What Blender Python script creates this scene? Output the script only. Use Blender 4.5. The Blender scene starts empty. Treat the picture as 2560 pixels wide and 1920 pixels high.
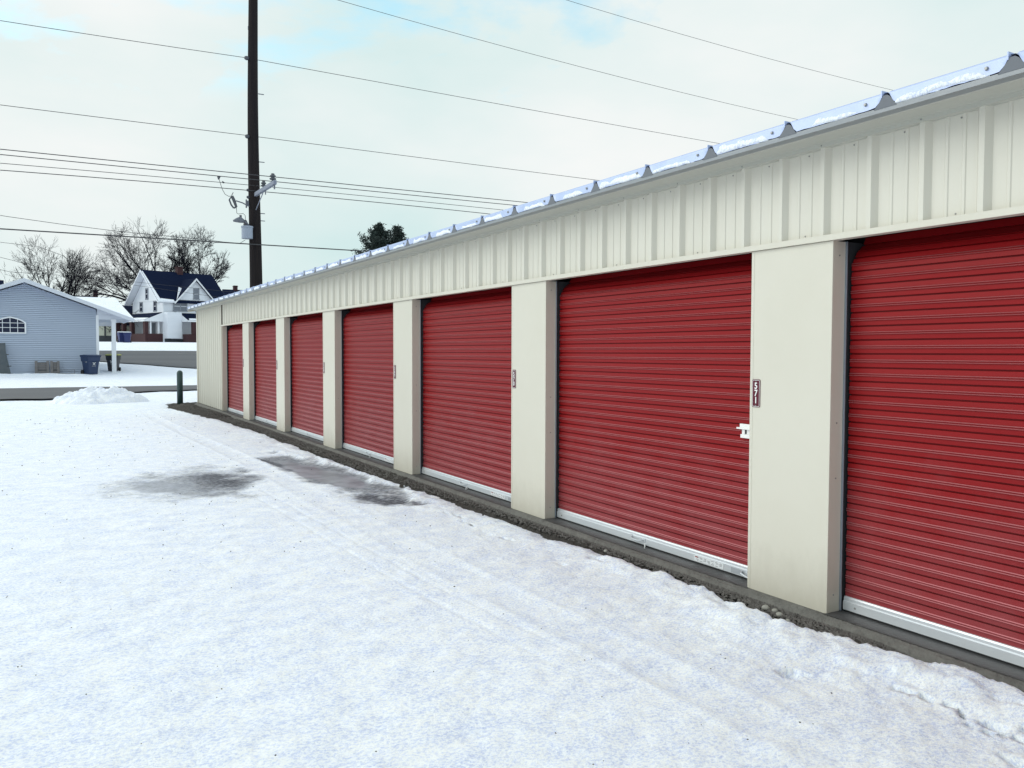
import bpy, math, random
import numpy as np
from mathutils import Vector, Matrix
random.seed(7); rng = np.random.default_rng(11)
scene = bpy.context.scene
COL = scene.collection
R = math.radians

# ------------------------------------------------------------------ camera
YAW, PITCH, ROLL, F = .5224, .0387, .0030, 2030.3          # F in pixels of a 2560 px wide frame
CAM = Vector((0, 0, 1.6))
fw = Vector((math.sin(YAW)*math.cos(PITCH), math.cos(YAW)*math.cos(PITCH), -math.sin(PITCH)))
rt0 = Vector((math.cos(YAW), -math.sin(YAW), 0)); up0 = rt0.cross(fw)
rt = rt0*math.cos(ROLL)+up0*math.sin(ROLL); up = up0*math.cos(ROLL)-rt0*math.sin(ROLL)
cam_d = bpy.data.cameras.new("camera"); cam = bpy.data.objects.new("camera", cam_d); COL.objects.link(cam)
M = Matrix((rt, up, -fw)).transposed().to_4x4(); M.translation = CAM; cam.matrix_world = M
cam_d.sensor_width = 36; cam_d.lens = 36*F/2560; cam_d.clip_end = 3000; cam_d.clip_start = .05
scene.camera = cam

def ray(x, y): return rt*((x-1280)/F)-up*((y-960)/F)+fw
def onY(x, y, Y): m = ray(x, y); return CAM+m*(Y/m.y)
def onPl(x, y, P, n): m = ray(x, y); return CAM+m*((P-CAM).dot(n)/m.dot(n))

# ------------------------------------------------------------------ tags
def tag(o, label=None, cat=None, group=None, kind=None):
    if label: o['label'] = label
    if cat: o['category'] = cat
    if group: o['group'] = group
    if kind: o['kind'] = kind
    return o
def empty(name, loc=(0, 0, 0), rz=0, label=None, cat=None, group=None):
    o = bpy.data.objects.new(name, None); COL.objects.link(o); o.location = loc; o.rotation_euler = (0, 0, rz)
    o.empty_display_size = .2
    return tag(o, label, cat, group)

# ------------------------------------------------------------------ mesh builder
class MB:
    def __init__(s): s.v = []; s.f = []; s.m = []
    def add(s, vs, fs, mi=0):
        b = len(s.v); s.v += [tuple(v) for v in vs]
        s.f += [tuple(b+i for i in f) for f in fs]; s.m += [mi]*len(fs); return s
    def box(s, x0, x1, y0, y1, z0, z1, mi=0):
        return s.add([(x0,y0,z0),(x1,y0,z0),(x1,y1,z0),(x0,y1,z0),(x0,y0,z1),(x1,y0,z1),(x1,y1,z1),(x0,y1,z1)],
            [(3,2,1,0),(4,5,6,7),(0,1,5,4),(1,2,6,5),(2,3,7,6),(3,0,4,7)], mi)
    def bar(s, a, b, w, h, upv=(0,0,1), mi=0):
        a = Vector(a); b = Vector(b); d = (b-a).normalized(); u = Vector(upv)
        sd = d.cross(u)
        if sd.length < 1e-4: sd = d.cross(Vector((1,0,0)))
        sd.normalize(); u = sd.cross(d).normalized(); sd *= w/2; u *= h/2
        return s.add([a-sd-u,a+sd-u,a+sd+u,a-sd+u,b-sd-u,b+sd-u,b+sd+u,b-sd+u],
            [(0,1,2,3),(7,6,5,4),(4,5,1,0),(5,6,2,1),(6,7,3,2),(7,4,0,3)], mi)
    def tube(s, pts, rs, n=8, cap=True, mi=0):
        pts = [Vector(p) for p in pts]
        if not hasattr(rs, '__len__'): rs = [rs]*len(pts)
        b = len(s.v); ref = None
        for i, p in enumerate(pts):
            d = (pts[min(i+1, len(pts)-1)]-pts[max(i-1, 0)]).normalized()
            if ref is None: ref = Vector((0,0,1)) if abs(d.z) < .9 else Vector((1,0,0))
            x = d.cross(ref).normalized(); y = x.cross(d).normalized(); ref = y
            for k in range(n):
                a = 2*math.pi*k/n; s.v.append(tuple(p+(x*math.cos(a)+y*math.sin(a))*rs[i]))
        for i in range(len(pts)-1):
            for k in range(n):
                s.f.append((b+i*n+k, b+i*n+(k+1) % n, b+(i+1)*n+(k+1) % n, b+(i+1)*n+k)); s.m.append(mi)
        if cap:
            s.f.append(tuple(b+k for k in range(n))[::-1]); s.m.append(mi)
            s.f.append(tuple(b+(len(pts)-1)*n+k for k in range(n))); s.m.append(mi)
        return s
    def prism(s, poly, off, mi=0):           # poly: 3-D points, off: extrusion vector
        n = len(poly); off = Vector(off); p = [Vector(q) for q in poly]
        return s.add(p+[q+off for q in p], [tuple(range(n))[::-1], tuple(range(n, 2*n))] +
                     [(i, (i+1) % n, n+(i+1) % n, n+i) for i in range(n)], mi)
    def sweep(s, prof, axis, a, b, mi=0):    # open profile extruded from a to b along axis 'y' or 'z'
        n = len(prof)
        f = (lambda p, t: (p[0], t, p[1])) if axis == 'y' else (lambda p, t: (p[0], p[1], t))
        return s.add([f(p, a) for p in prof]+[f(p, b) for p in prof], [(i, i+1, n+i+1, n+i) for i in range(n-1)], mi)
    def build(s, name, mats, parent=None, smooth=False, bevel=0, loc=None):
        me = bpy.data.meshes.new(name); me.from_pydata(s.v, [], s.f); me.update()
        if not isinstance(mats, (list, tuple)): mats = [mats]
        for m in mats: me.materials.append(m)
        if len(mats) > 1: me.polygons.foreach_set('material_index', s.m)
        if smooth: me.polygons.foreach_set('use_smooth', [True]*len(me.polygons))
        o = bpy.data.objects.new(name, me); COL.objects.link(o)
        if parent: o.parent = parent
        if loc is not None: o.location = loc
        if bevel:
            b = o.modifiers.new('b', 'BEVEL'); b.width = bevel; b.segments = 2; b.limit_method = 'ANGLE'
        return o

def build_split(mb, name, mats, parent, cap=100, rest=None, **k):
    """one object per connected piece; past cap the rest is one object"""
    n = len(mb.v); par = list(range(n))
    def fd(i):
        while par[i] != i: par[i] = par[par[i]]; i = par[i]
        return i
    for f in mb.f:
        a = fd(f[0])
        for j in f[1:]: par[fd(j)] = a
    groups = {}
    for fi, f in enumerate(mb.f): groups.setdefault(fd(f[0]), []).append(fi)
    gl = sorted(groups.values(), key=lambda g: abs(mb.v[mb.f[g[0]][0]][1]-3)) if len(groups) > cap else list(groups.values())
    out = []
    def mk(fl):
        b = MB(); mp = {}
        for fi in fl:
            nf = []
            for i in mb.f[fi]:
                if i not in mp: mp[i] = len(b.v); b.v.append(mb.v[i])
                nf.append(mp[i])
            b.f.append(tuple(nf)); b.m.append(mb.m[fi])
        o = b.build(name, mats, parent, **k); out.append(o); return o
    for g_ in gl[:cap]: mk(g_)
    if len(gl) > cap: mk([fi for g_ in gl[cap:] for fi in g_])['kind'] = 'stuff'
    return out

# ------------------------------------------------------------------ materials
def mat(name, col, rough=.7, metal=0, noise=None, bump=None, spec=.5, coords='Object'):
    """noise: (scale, amount, colour2, [stretch]); bump: (scale, strength, distance, [stretch])"""
    m = bpy.data.materials.new(name); m.use_nodes = True; nt = m.node_tree; b = nt.nodes['Principled BSDF']
    b.inputs['Base Color'].default_value = (*col, 1); b.inputs['Roughness'].default_value = rough
    b.inputs['Metallic'].default_value = metal; b.inputs['Specular IOR Level'].default_value = spec
    def coord(st):
        tc = nt.nodes.new('ShaderNodeTexCoord'); mp = nt.nodes.new('ShaderNodeMapping')
        mp.inputs['Scale'].default_value = st; nt.links.new(tc.outputs[coords], mp.inputs[0]); return mp.outputs[0]
    if noise:
        st = noise[3] if len(noise) > 3 else (1, 1, 1)
        n = nt.nodes.new('ShaderNodeTexNoise'); n.inputs['Scale'].default_value = noise[0]; n.inputs['Detail'].default_value = 6
        n.inputs['Roughness'].default_value = .65
        nt.links.new(coord(st), n.inputs[0])
        rp = nt.nodes.new('ShaderNodeValToRGB'); rp.color_ramp.elements[0].position = .5-.5*noise[1] if noise[1] < 1 else .35
        rp.color_ramp.elements[1].position = .5+.5*noise[1] if noise[1] < 1 else .65
        rp.color_ramp.elements[0].color = (*col, 1); rp.color_ramp.elements[1].color = (*noise[2], 1)
        nt.links.new(n.outputs[0], rp.inputs[0]); nt.links.new(rp.outputs[0], b.inputs['Base Color'])
    if bump:
        st = bump[3] if len(bump) > 3 else (1, 1, 1)
        n = nt.nodes.new('ShaderNodeTexNoise'); n.inputs['Scale'].default_value = bump[0]; n.inputs['Detail'].default_value = 5
        nt.links.new(coord(st), n.inputs[0])
        bp = nt.nodes.new('ShaderNodeBump'); bp.inputs['Strength'].default_value = bump[1]; bp.inputs['Distance'].default_value = bump[2]
        nt.links.new(n.outputs[0], bp.inputs['Height']); nt.links.new(bp.outputs[0], b.inputs['Normal'])
    return m

m_cream = mat('cream_steel', (.60,.565,.475), .42, noise=(1.1, .6, (.64,.605,.52)), bump=(1.3, .30, .03))
def film(m, z0, z1, col, amt, sc=(2.5, 2.5, 1.2)):
    """road splash dried on the lowest part of a panel, with a ragged noisy edge"""
    nt = m.node_tree; b = nt.nodes['Principled BSDF']; N = nt.nodes.new; L = nt.links.new; src = b.inputs['Base Color'].links[0].from_socket
    g = N('ShaderNodeNewGeometry'); sp = N('ShaderNodeSeparateXYZ'); L(g.outputs['Position'], sp.inputs[0])
    mp = N('ShaderNodeMapping'); mp.inputs['Scale'].default_value = sc; L(g.outputs['Position'], mp.inputs[0])
    n = N('ShaderNodeTexNoise'); n.inputs['Scale'].default_value = 3; n.inputs['Detail'].default_value = 8; n.inputs['Roughness'].default_value = .7; L(mp.outputs[0], n.inputs[0])
    a = N('ShaderNodeMath'); a.operation = 'MULTIPLY_ADD'; L(n.outputs[0], a.inputs[0]); a.inputs[1].default_value = (z1-z0)*1.6; L(sp.outputs[2], a.inputs[2])
    r = N('ShaderNodeMapRange'); r.inputs[1].default_value = z0+(z1-z0)*.8; r.inputs[2].default_value = z1+(z1-z0)*.8; r.inputs[3].default_value = amt; r.inputs[4].default_value = 0; L(a.outputs[0], r.inputs[0])
    x = N('ShaderNodeMix'); x.data_type = 'RGBA'; L(r.outputs[0], x.inputs[0]); L(src, x.inputs[6]); x.inputs[7].default_value = (*col, 1); L(x.outputs[2], b.inputs['Base Color'])
film(m_cream, .10, .42, (.36,.32,.25), .38)
m_rib = mat('cream_wall_steel', (.62,.59,.51), .42, noise=(1.3, .7, (.66,.63,.55), (1,1,.25)), bump=(2.5, .1, .01))
m_eave = mat('eave_steel', (.50,.49,.43), .34, bump=(2.2, .35, .03, (1,.5,1)))
m_drip = mat('grey_eave_edge', (.27,.285,.30), .36, .2, bump=(2.6, .4, .03, (1,.5,1)))  # darker grey for the outer half of the eave
m_core = mat('dark_core', (.03,.03,.035), .9)
m_roofm = mat('galvalume_roof', (.36,.43,.64), .42, .2, noise=(7, .5, (.44,.51,.70)))
m_ribend = mat('rib_closure', (.13,.14,.16), .6)
m_redd = mat('red_door_steel', (.215,.0055,.0075), .42, noise=(2.2, .8, (.27,.009,.011), (1,.2,1)), bump=(2.4, .28, .03, (1,.35,1.6)), spec=.16)
film(m_redd, .15, .95, (.30,.10,.11), .42, (1.5, 1.0, 1.2))
m_ridge = mat('highlight_red_ridge', (.58,.19,.20), .32, .6)  # lighter, shinier red paints sky highlights onto the upward bead faces
m_alu = mat('aluminium', (.62,.65,.68), .38, .5, noise=(9, .6, (.70,.72,.74), (1,.3,1)))
m_alu_d = mat('worn_aluminium', (.42,.45,.48), .42, .5, noise=(5, .6, (.50,.52,.55), (1,.3,1)))
m_track = mat('galvanised_track', (.35,.40,.48), .35, .7)
m_rubber = mat('black_rubber', (.01,.01,.012), .7)
m_screw = mat('screw', (.30,.30,.29), .4, .6)
m_conc = mat('concrete', (.075,.072,.066), .9, noise=(7, .75, (.20,.19,.17)), bump=(26, 1, .02))
m_sill = mat('dark_sill_concrete', (.035,.036,.039), .5, noise=(4, .8, (.085,.083,.080), (1,.5,1)), bump=(40, .4, .005))  # darker, smoother concrete for the strip under each door
m_dirt = mat('frozen_dirt', (.016,.013,.011), .9, noise=(30, .8, (.062,.053,.044)), bump=(60, 1, .02))
m_gravel = mat('gravel_stones', (.028,.025,.023), .85, noise=(23, .9, (.17,.155,.14)))
m_pebble = mat('pale_pebble', (.26,.25,.22), .8, noise=(20, .6, (.36,.35,.31)))
m_asph = mat('asphalt', (.07,.07,.078), .85, noise=(.35, .8, (.14,.135,.135), (.25,1,1)), bump=(50, .4, .01))
m_asph2 = mat('worn_asphalt', (.045,.048,.060), .8, noise=(.22, .7, (.125,.125,.13), (.12,1,1)), bump=(50, .3, .01))
m_paint = mat('road_paint', (.75,.75,.72), .7)
m_sign = mat('maroon_sign', (.10,.008,.022), .5, spec=.25)
m_white = mat('white_plastic', (.82,.82,.80), .4)
m_label = mat('paper_label', (.72,.73,.74), .6)
m_ink = mat('grey_ink', (.18,.18,.2), .6)
m_redink = mat('red_ink', (.3,.03,.03), .6)
m_wood = mat('pole_wood', (.007,.007,.011), .9, spec=.15, noise=(2.2, .75, (.030,.023,.021), (7,7,.25)), bump=(3, 1, .03, (12,12,.3)))
m_steel = mat('grey_steel', (.16,.17,.20), .55, .3)
m_fibre = mat('grey_fibreglass', (.20,.22,.28), .7)
m_tank = mat('transformer_grey', (.30,.34,.42), .6)
m_porc = mat('porcelain', (.07,.075,.09), .4)
m_cable = mat('cable', (.045,.045,.05), .7)
m_green = mat('bollard_green', (.022,.048,.048), .5, noise=(3, .6, (.032,.065,.062)))
m_siding = mat('grey_siding', (.40,.46,.57), .6, noise=(1.2, .6, (.45,.51,.62), (.3,1,6)))
m_wtrim = mat('white_trim', (.74,.76,.80), .6)
m_fasc = mat('pale_fascia', (.60,.63,.70), .6)
m_glass = mat('dark_glass', (.005,.012,.040), .15, spec=.3)
m_glass2 = mat('curtained_glass', (.16,.18,.22), .25)
m_shing = mat('dark_shingle', (.002,.006,.024), .95, spec=.08, noise=(2.5, .9, (.008,.015,.042), (1,1,5)), bump=(6, .5, .03))
m_hwhite = mat('white_clapboard', (.68,.71,.77), .7, noise=(.6, .6, (.76,.78,.83), (1,1,6)))
m_brick = mat('dark_red_brick', (.032,.012,.016), .9, noise=(4, .7, (.065,.025,.027), (1,1,3)))
m_wframe = mat('grey_window_trim', (.22,.24,.28), .7)
m_yel = mat('pale_yellow_siding', (.55,.56,.46), .7, noise=(.7, .6, (.60,.61,.50), (1,1,5)))
m_dkbase = mat('dark_foundation', (.06,.065,.075), .8)
m_bark = mat('bark', (.008,.009,.018), .95, spec=.1, noise=(3, .6, (.02,.019,.025)))
m_binb = mat('blue_bin_plastic', (.012,.030,.085), .45)
m_bind = mat('dark_bin_plastic', (.012,.014,.022), .45)
m_binl = mat('yellow_lid_plastic', (.42,.42,.10), .5)
m_blue = mat('blue_cart_plastic', (.012,.022,.11), .5)
m_pallet = mat('grey_weathered_wood', (.12,.115,.12), .9, noise=(3, .7, (.22,.205,.20), (1,1,6)))
m_board = mat('green_grey_board', (.05,.07,.085), .8, noise=(2, .7, (.12,.13,.14)))
m_wire = mat('rack_wire', (.13,.13,.15), .6)

def snow_mat(name, near=True):
    m = bpy.data.materials.new(name); m.use_nodes = True; nt = m.node_tree; b = nt.nodes['Principled BSDF']; N = nt.nodes.new; L = nt.links.new
    tc = N('ShaderNodeTexCoord')
    def nz(scale, det=5, st=(1,1,1), rough=.6, rot=0):
        mp = N('ShaderNodeMapping'); mp.inputs['Scale'].default_value = st; mp.inputs['Rotation'].default_value = (0,0,rot); L(tc.outputs['Object'], mp.inputs[0])
        n = N('ShaderNodeTexNoise'); n.inputs['Scale'].default_value = scale; n.inputs['Detail'].default_value = det
        n.inputs['Roughness'].default_value = rough; L(mp.outputs[0], n.inputs[0]); return n.outputs[0]
    def ramp(f, a, b_, ca, cb):
        r = N('ShaderNodeValToRGB'); r.color_ramp.elements[0].position = a; r.color_ramp.elements[1].position = b_
        r.color_ramp.elements[0].color = (*ca,1); r.color_ramp.elements[1].color = (*cb,1); L(f, r.inputs[0]); return r.outputs[0]
    def mix(f, a, c):
        x = N('ShaderNodeMix'); x.data_type = 'RGBA'; L(f, x.inputs[0]); L(a, x.inputs[6]); L(c, x.inputs[7]); return x.outputs[2]
    base = mix(ramp(nz(3.5, 5, (1,1.8,1), .65, .3), .36, .62, (0,0,0), (1,1,1)), ramp(nz(52, 5, (1,1.3,1), .75, .3), .40, .56, (.58,.64,.83), (.90,.93,.96)), ramp(nz(52, 5, (1,1.3,1), .75, .3), .36, .52, (.70,.75,.90), (.955,.965,.95)))  # bluish flecks put the fine shading of the snow into its colour
    if near:
        at = N('ShaderNodeAttribute'); at.attribute_name = 'thaw'
        # thin, see-through snow over wet ground: noisy threshold
        wet = ramp(nz(9, 6, (1,2.6,1)), .35, .7, (.035,.036,.045), (.15,.155,.18))
        ad = N('ShaderNodeMath'); ad.operation = 'ADD'; L(at.outputs['Fac'], ad.inputs[0])
        s1 = N('ShaderNodeMath'); s1.operation = 'MULTIPLY_ADD'; L(nz(16, 6, (1,2.2,1), .7), s1.inputs[0]); s1.inputs[1].default_value = 1.3; s1.inputs[2].default_value = -.65
        L(s1.outputs[0], ad.inputs[1])
        mk = N('ShaderNodeMapRange'); mk.inputs[1].default_value = .22; mk.inputs[2].default_value = .92; L(ad.outputs[0], mk.inputs[0])
        gt = N('ShaderNodeMath'); gt.operation = 'MULTIPLY'; L(mk.outputs[0], gt.inputs[0])
        g2 = N('ShaderNodeMapRange'); g2.inputs[1].default_value = .02; g2.inputs[2].default_value = .2; L(at.outputs['Fac'], g2.inputs[0]); L(g2.outputs[0], gt.inputs[1])
        c = mix(gt.outputs[0], base, wet)
        ai = N('ShaderNodeAttribute'); ai.attribute_name = 'ice'
        ice = ramp(nz(3, 4), .4, .6, (.22,.23,.26), (.36,.37,.41))
        c = mix(ai.outputs['Fac'], c, ice)
        sp = ramp(nz(19, 2, (1,1.6,1)), .73, .76, (0,0,0), (1,1,1))
        L(c, b.inputs['Base Color'])
        rr = N('ShaderNodeMapRange'); rr.inputs[3].default_value = .75; rr.inputs[4].default_value = .38; L(ai.outputs['Fac'], rr.inputs[0]); L(rr.outputs[0], b.inputs['Roughness'])
    else:
        L(base, b.inputs['Base Color']); b.inputs['Roughness'].default_value = .75
    b.inputs['Specular IOR Level'].default_value = .25
    bp = N('ShaderNodeBump'); bp.inputs['Strength'].default_value = .6; bp.inputs['Distance'].default_value = .013
    L(nz(62, 6, (1,1.15,1), .75, .3), bp.inputs['Height'])
    bp2 = N('ShaderNodeBump'); bp2.inputs['Strength'].default_value = .4; bp2.inputs['Distance'].default_value = .035
    L(nz(11, 6, (1,1.7,1), .7, .3), bp2.inputs['Height']); L(bp.outputs[0], bp2.inputs['Normal'])
    if near:
        st = N('ShaderNodeMapRange'); st.inputs[3].default_value = .4; st.inputs[4].default_value = 0.0; L(ai.outputs['Fac'], st.inputs[0]); L(st.outputs[0], bp2.inputs['Strength'])
        st = N('ShaderNodeMapRange'); st.inputs[3].default_value = .6; st.inputs[4].default_value = 0.02; L(ai.outputs['Fac'], st.inputs[0]); L(st.outputs[0], bp.inputs['Strength'])
    L(bp2.outputs[0], b.inputs['Normal'])
    return m
m_snow = snow_mat('snow'); m_snow2 = snow_mat('bank_snow', False)

# ------------------------------------------------------------------ numpy value noise
def _h(i, j, s):
    a = (i.astype(np.int64)*374761393+j.astype(np.int64)*668265263+s*982451653) & 0x7fffffff
    a = ((a ^ (a >> 13))*1274126177) & 0x7fffffff
    return ((a ^ (a >> 16)) & 0xffff)/65535.
def vn(x, y, s=0):
    i = np.floor(x); j = np.floor(y); u = x-i; v = y-j; u = u*u*(3-2*u); v = v*v*(3-2*v)
    return (_h(i,j,s)*(1-u)+_h(i+1,j,s)*u)*(1-v)+(_h(i,j+1,s)*(1-u)+_h(i+1,j+1,s)*u)*v
def fbm(x, y, o=4, s=0):
    t = 0; a = .5
    for k in range(o): t = t+a*vn(x*2**k+17*k, y*2**k+31*k, s+k); a *= .5
    return t/(1-.5**o)
def sm(a, b, x): t = np.clip((x-a)/(b-a), 0, 1); return t*t*(3-2*t)

# ------------------------------------------------------------------ terrain
KY = [-900, 40, 52, 64, 85, 97, 112, 150, 1200]; KZ = [0, 0, .35, .81, 1.60, 2.35, 2.76, 3.1, 6]
def tz(Y): return np.interp(Y, KY, KZ)
EY = [-9, 2.06, 2.4, 2.83, 3.07, 3.49, 4.28, 5.12, 6.1, 7.05, 7.9, 9.4, 11, 13, 15.9, 18.7, 22.5, 24.3, 25.6, 27]
EX = [3.82, 3.82, 3.79, 3.75, 3.67, 3.69, 3.79, 3.80, 3.77, 3.75, 3.68, 3.53, 3.50, 3.56, 3.62, 3.5, 3.10, 2.95, 3.2, 3.3]
EX[8:19] = [3.78, 3.78, 3.755, 3.70, 3.67, 3.68, 3.70, 3.62, 3.30, 3.05, 3.2]
EX = [x if i > 12 or i < 2 else x for i, x in enumerate(EX)]
def spaced(lo, hi, d0, g, mx):       # spacing grows away from lo
    o = [lo]; d = d0
    while o[-1] < hi: o.append(o[-1]+d); d = min(d*g, mx)
    return o
xs = sorted(set([round(-x, 4) for x in spaced(.8, 900, .04, 1.09, 60)]+[round(x, 4) for x in np.arange(-.78, 3.92, .0185)]+[round(x, 4) for x in spaced(3.94, 900, .06, 1.25, 60)]))
ys = spaced(1.3, 27.5, .0165, 1.0045, .09)
ys = sorted(set([round(-x, 4) for x in spaced(-1.28, 900, .05, 1.15, 60)]+[round(y, 4) for y in ys]+[round(y, 4) for y in spaced(28, 1100, .15, 1.06, 40)]+[float(k) for k in KY[1:-1]]))
XS = np.array(xs); YS = np.array(ys); GX, GY = np.meshgrid(XS, YS)
nearw = sm(60, 30, GY)*sm(-12, -6, GX)
Z = tz(GY)
h = .03+(fbm(GX*.5, GY*.4, 3, 5)-.5)*.05
ca, sa = math.cos(.35), math.sin(.35); U = GX*ca+GY*sa; V = -GX*sa+GY*ca
h += (fbm(U*3.2, V*6.5, 3, 40)-.5)*.022*nearw
h += (fbm(GX*17, GY*17, 3, 60)-.5)*.011*nearw
# shallow scuffs and footprints
for k in range(34):
    fx = rng.uniform(-1.0, 2.9); fy = rng.uniform(1.8, 8.5) if k < 44 else rng.uniform(8, 22); an = rng.uniform(-.6, .9); a = rng.uniform(.06, .13); b_ = rng.uniform(.025, .05)
    dx = GX-fx; dy = GY-fy; p = (dx*math.cos(an)+dy*math.sin(an))/a; q = (-dx*math.sin(an)+dy*math.cos(an))/b_
    r2 = p*p+q*q; h -= np.where(r2 < 4, np.exp(-r2*1.2), 0)*rng.uniform(.004, .010)
for fx in (2.55,):             # broad, packed wheel ruts with a low shoulder
    c0 = fx+.05*np.sin(GY*.45+fx)-(GY-8)*.02; t_ = (GX-c0)/.13
    h += (-.007*np.exp(-t_**4)+.005*np.exp(-((np.abs(t_)-1.25)/.3)**2)+.003*np.exp(-t_**4)*np.sin(GY*70+GX*25))*sm(1, 3, GY)*sm(26, 20, GY)*(.4+.9*fbm(GX*0+fx, GY*.8, 2, 31))
for fx in (2.05, 2.22):            # an old wheel track
    c0 = fx+.02*np.sin(GY*.8)-(GY-7)*.04
    h -= .006*np.exp(-((GX-c0)/.012)**2)*sm(2.5, 4, GY)*sm(12, 9, GY)
edge = np.interp(GY, EY, EX)+(fbm(GY*2.6, GY*0, 3, 9)-.5)*.16+(vn(GY*14, GX*5, 12)-.5)*.05
edge = np.where(GY < 26.6, edge, 99)
dist = edge-GX                       # >0: snow side
ridge = np.exp(-((dist-.14)/.22)**2)*.055*sm(26, 24, GY)*(.45+1.1*fbm(GX*5, GY*5, 3, 70))
lump = ((fbm(GX*9, GY*9, 4, 21)-.5)*.05+(fbm(GX*26, GY*26, 3, 23)-.5)*.035)*np.exp(-np.clip(dist, 0, 9)/.35)*sm(27, 25, GY)
ridge = ridge*(.25+.75*sm(7.5, 4, GY)); h += .04*sm(4.2, 2.2, GY)*sm(-2, 1, GY)*np.exp(-np.clip(dist, 0, 9)/.3)
ins = (GY > -9) & (GY < 26.6) & (GX < 14)
h += np.where((dist > -.3), ridge+lump, 0)
h = np.where(ins, h*sm(-.015, .05+.22*sm(3.2, 5.5, GY), dist)-.14*sm(.035, -.03, dist), h)
# bare ground round the bollard and building corner
db = np.hypot((GX-3.46)/.34, (GY-25.72)/.36)+(fbm(GX*6, GY*6, 3, 33)-.5)*.5
h -= sm(1.1, .8, db)*.12
# behind the building
# pits in the ridge where the dark ground shows
pit = sm(.70, .76, fbm(GX*7+3, GY*4.2, 3, 88))*np.exp(-((dist-.45)/.16)**2)*sm(6.4, 5.4, GY)*.9*sm(.45,.55,fbm(GX*1.1,GY*1.3,2,99))
h -= pit*.16
cr = np.abs(fbm(GY*3.1, GY*0+2, 2, 71)*.24+.30-dist)   # cracks parallel to the slab
crk = sm(.0075, .002, cr)*sm(.60, .68, vn(GY*2.7, GX*0, 14))*sm(7.5, 6.5, GY)
h -= crk*.14
# thaw patches
def ell(cx, cy, a, b, an=0, w=.35, s=0):
    dx = GX-cx; dy = GY-cy; p = (dx*math.cos(an)+dy*math.sin(an))/a; q = (-dx*math.sin(an)+dy*math.cos(an))/b
    r = np.hypot(p, q)+(fbm(GX*3.5, GY*3.5, 4, 100+s)-.5)*w; return r
rA = ell(1.50, 10.35, .98, 1.45, -.15, .9, 0)
thaw = sm(1.3, .3, rA)*(.62+.3*sm(1.3, 1.9, GX))
iceA = sm(.85, .55, ell(1.22, 10.25, .42, .62, 0, .6, 5))*.5
rB = ell(3.13, 10.45, .40, 2.35, .08, 1.15, 7)
thaw = np.maximum(thaw, sm(1.25, .55, rB)*.76)
iceB = sm(1.0, .7, ell(3.10, 10.35, .27, 1.55, .09, .75, 9))
rC = ell(3.10, 8.25, .34, .70, .22, 1.3, 13)
thaw = np.maximum(thaw, sm(1.15, .3, rC)*.9)
thaw = np.maximum(thaw, sm(1.1, .8, ell(2.83, 11.5, .08, 1.0, .1, .7, 15))*.9)
ice = np.maximum(iceA, iceB); ice = ice*(1-np.clip(sm(1.1, .6, rC), 0, 1))
h = h*(1-.85*np.clip(thaw*1.1, 0, 1))
h = np.where(ice > .02, h*(1-ice)+.004*ice, h)
h += (sm(.35, 0, np.abs(rB-1.1))*.035*fbm(GX*9, GY*9, 3, 44))*sm(3.0, 3.2, GX)
Z = Z+h*sm(1000, 300, np.abs(GY))
nv = GX.size; ny, nx = GX.shape
me = bpy.data.meshes.new('snow_ground'); me.vertices.add(nv)
me.vertices.foreach_set('co', np.stack([GX, GY, Z], -1).astype(np.float32).ravel())
idx = np.arange(nv).reshape(ny, nx); q = np.stack([idx[:-1,:-1], idx[:-1,1:], idx[1:,1:], idx[1:,:-1]], -1).reshape(-1, 4)
me.loops.add(q.size); me.loops.foreach_set('vertex_index', q.ravel().astype(np.int32))
me.polygons.add(len(q)); me.polygons.foreach_set('loop_start', np.arange(0, q.size, 4, dtype=np.int32))
me.polygons.foreach_set('use_smooth', np.ones(len(q), bool)); me.update(calc_edges=True); me.validate()
for nm, arr in (('thaw', thaw), ('ice', ice)):
    a = me.attributes.new(nm, 'FLOAT', 'POINT'); a.data.foreach_set('value', arr.astype(np.float32).ravel())
me.materials.append(m_snow)
o = bpy.data.objects.new('snow_ground', me); COL.objects.link(o); tag(o, kind='structure')

# dirt ground beneath the snow, one sheet
g = MB()
gx = [-900, -20, 2, 3, 4, 20, 900]
ky = [-900, -10, 0, 10, 20, 26, 40, 52, 64, 85, 97, 112, 150, 1200]
for y in ky:
    for x in gx: g.v.append((x, y, float(tz(y))-.025))
for j in range(len(ky)-1):
    for i in range(len(gx)-1):
        a = j*len(gx)+i; g.f.append((a, a+1, a+1+len(gx), a+len(gx))); g.m.append(0)
tag(g.build('ground', m_dirt), kind='structure')

bd = MB(); by = np.concatenate([np.arange(-6.5, 1.5, .06), np.arange(1.5, 12, .018), np.arange(12, 26.4, .035)]); NB = 17
for y in by:
    xe_ = float(np.interp(y, EY, EX))-.16-(.25 if y > 20 else 0)
    for i in range(NB):
        t = i/(NB-1); x = xe_+(3.845-xe_)*t
        if y > 25.35: x = xe_+(3.3-xe_+1.2)*t
        n_ = float(fbm(np.array([x*15.]), np.array([y*15.]), 2, 77)[0])-.5+.7*(float(vn(np.array([x*55.]), np.array([y*55.]), 81)[0])-.5)
        n2 = float(fbm(np.array([x*3.]), np.array([y*1.4]), 3, 79)[0])-.5
        bd.v.append((x, float(y), -.03+.082*min(1, t*1.5)**.8*(1-.5*max(0, min(1, (2.7-y)/.5)))+n_*.034+n2*.04))
for j in range(len(by)-1):
    for i in range(NB-1): a = j*NB+i; bd.f.append((a, a+1, a+1+NB, a+NB)); bd.m.append(0)
tag(bd.build('gravel_bed', m_dirt, smooth=True), 'band of dark frozen dirt and grit along the concrete foundation', 'dirt', None, 'stuff')
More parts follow.
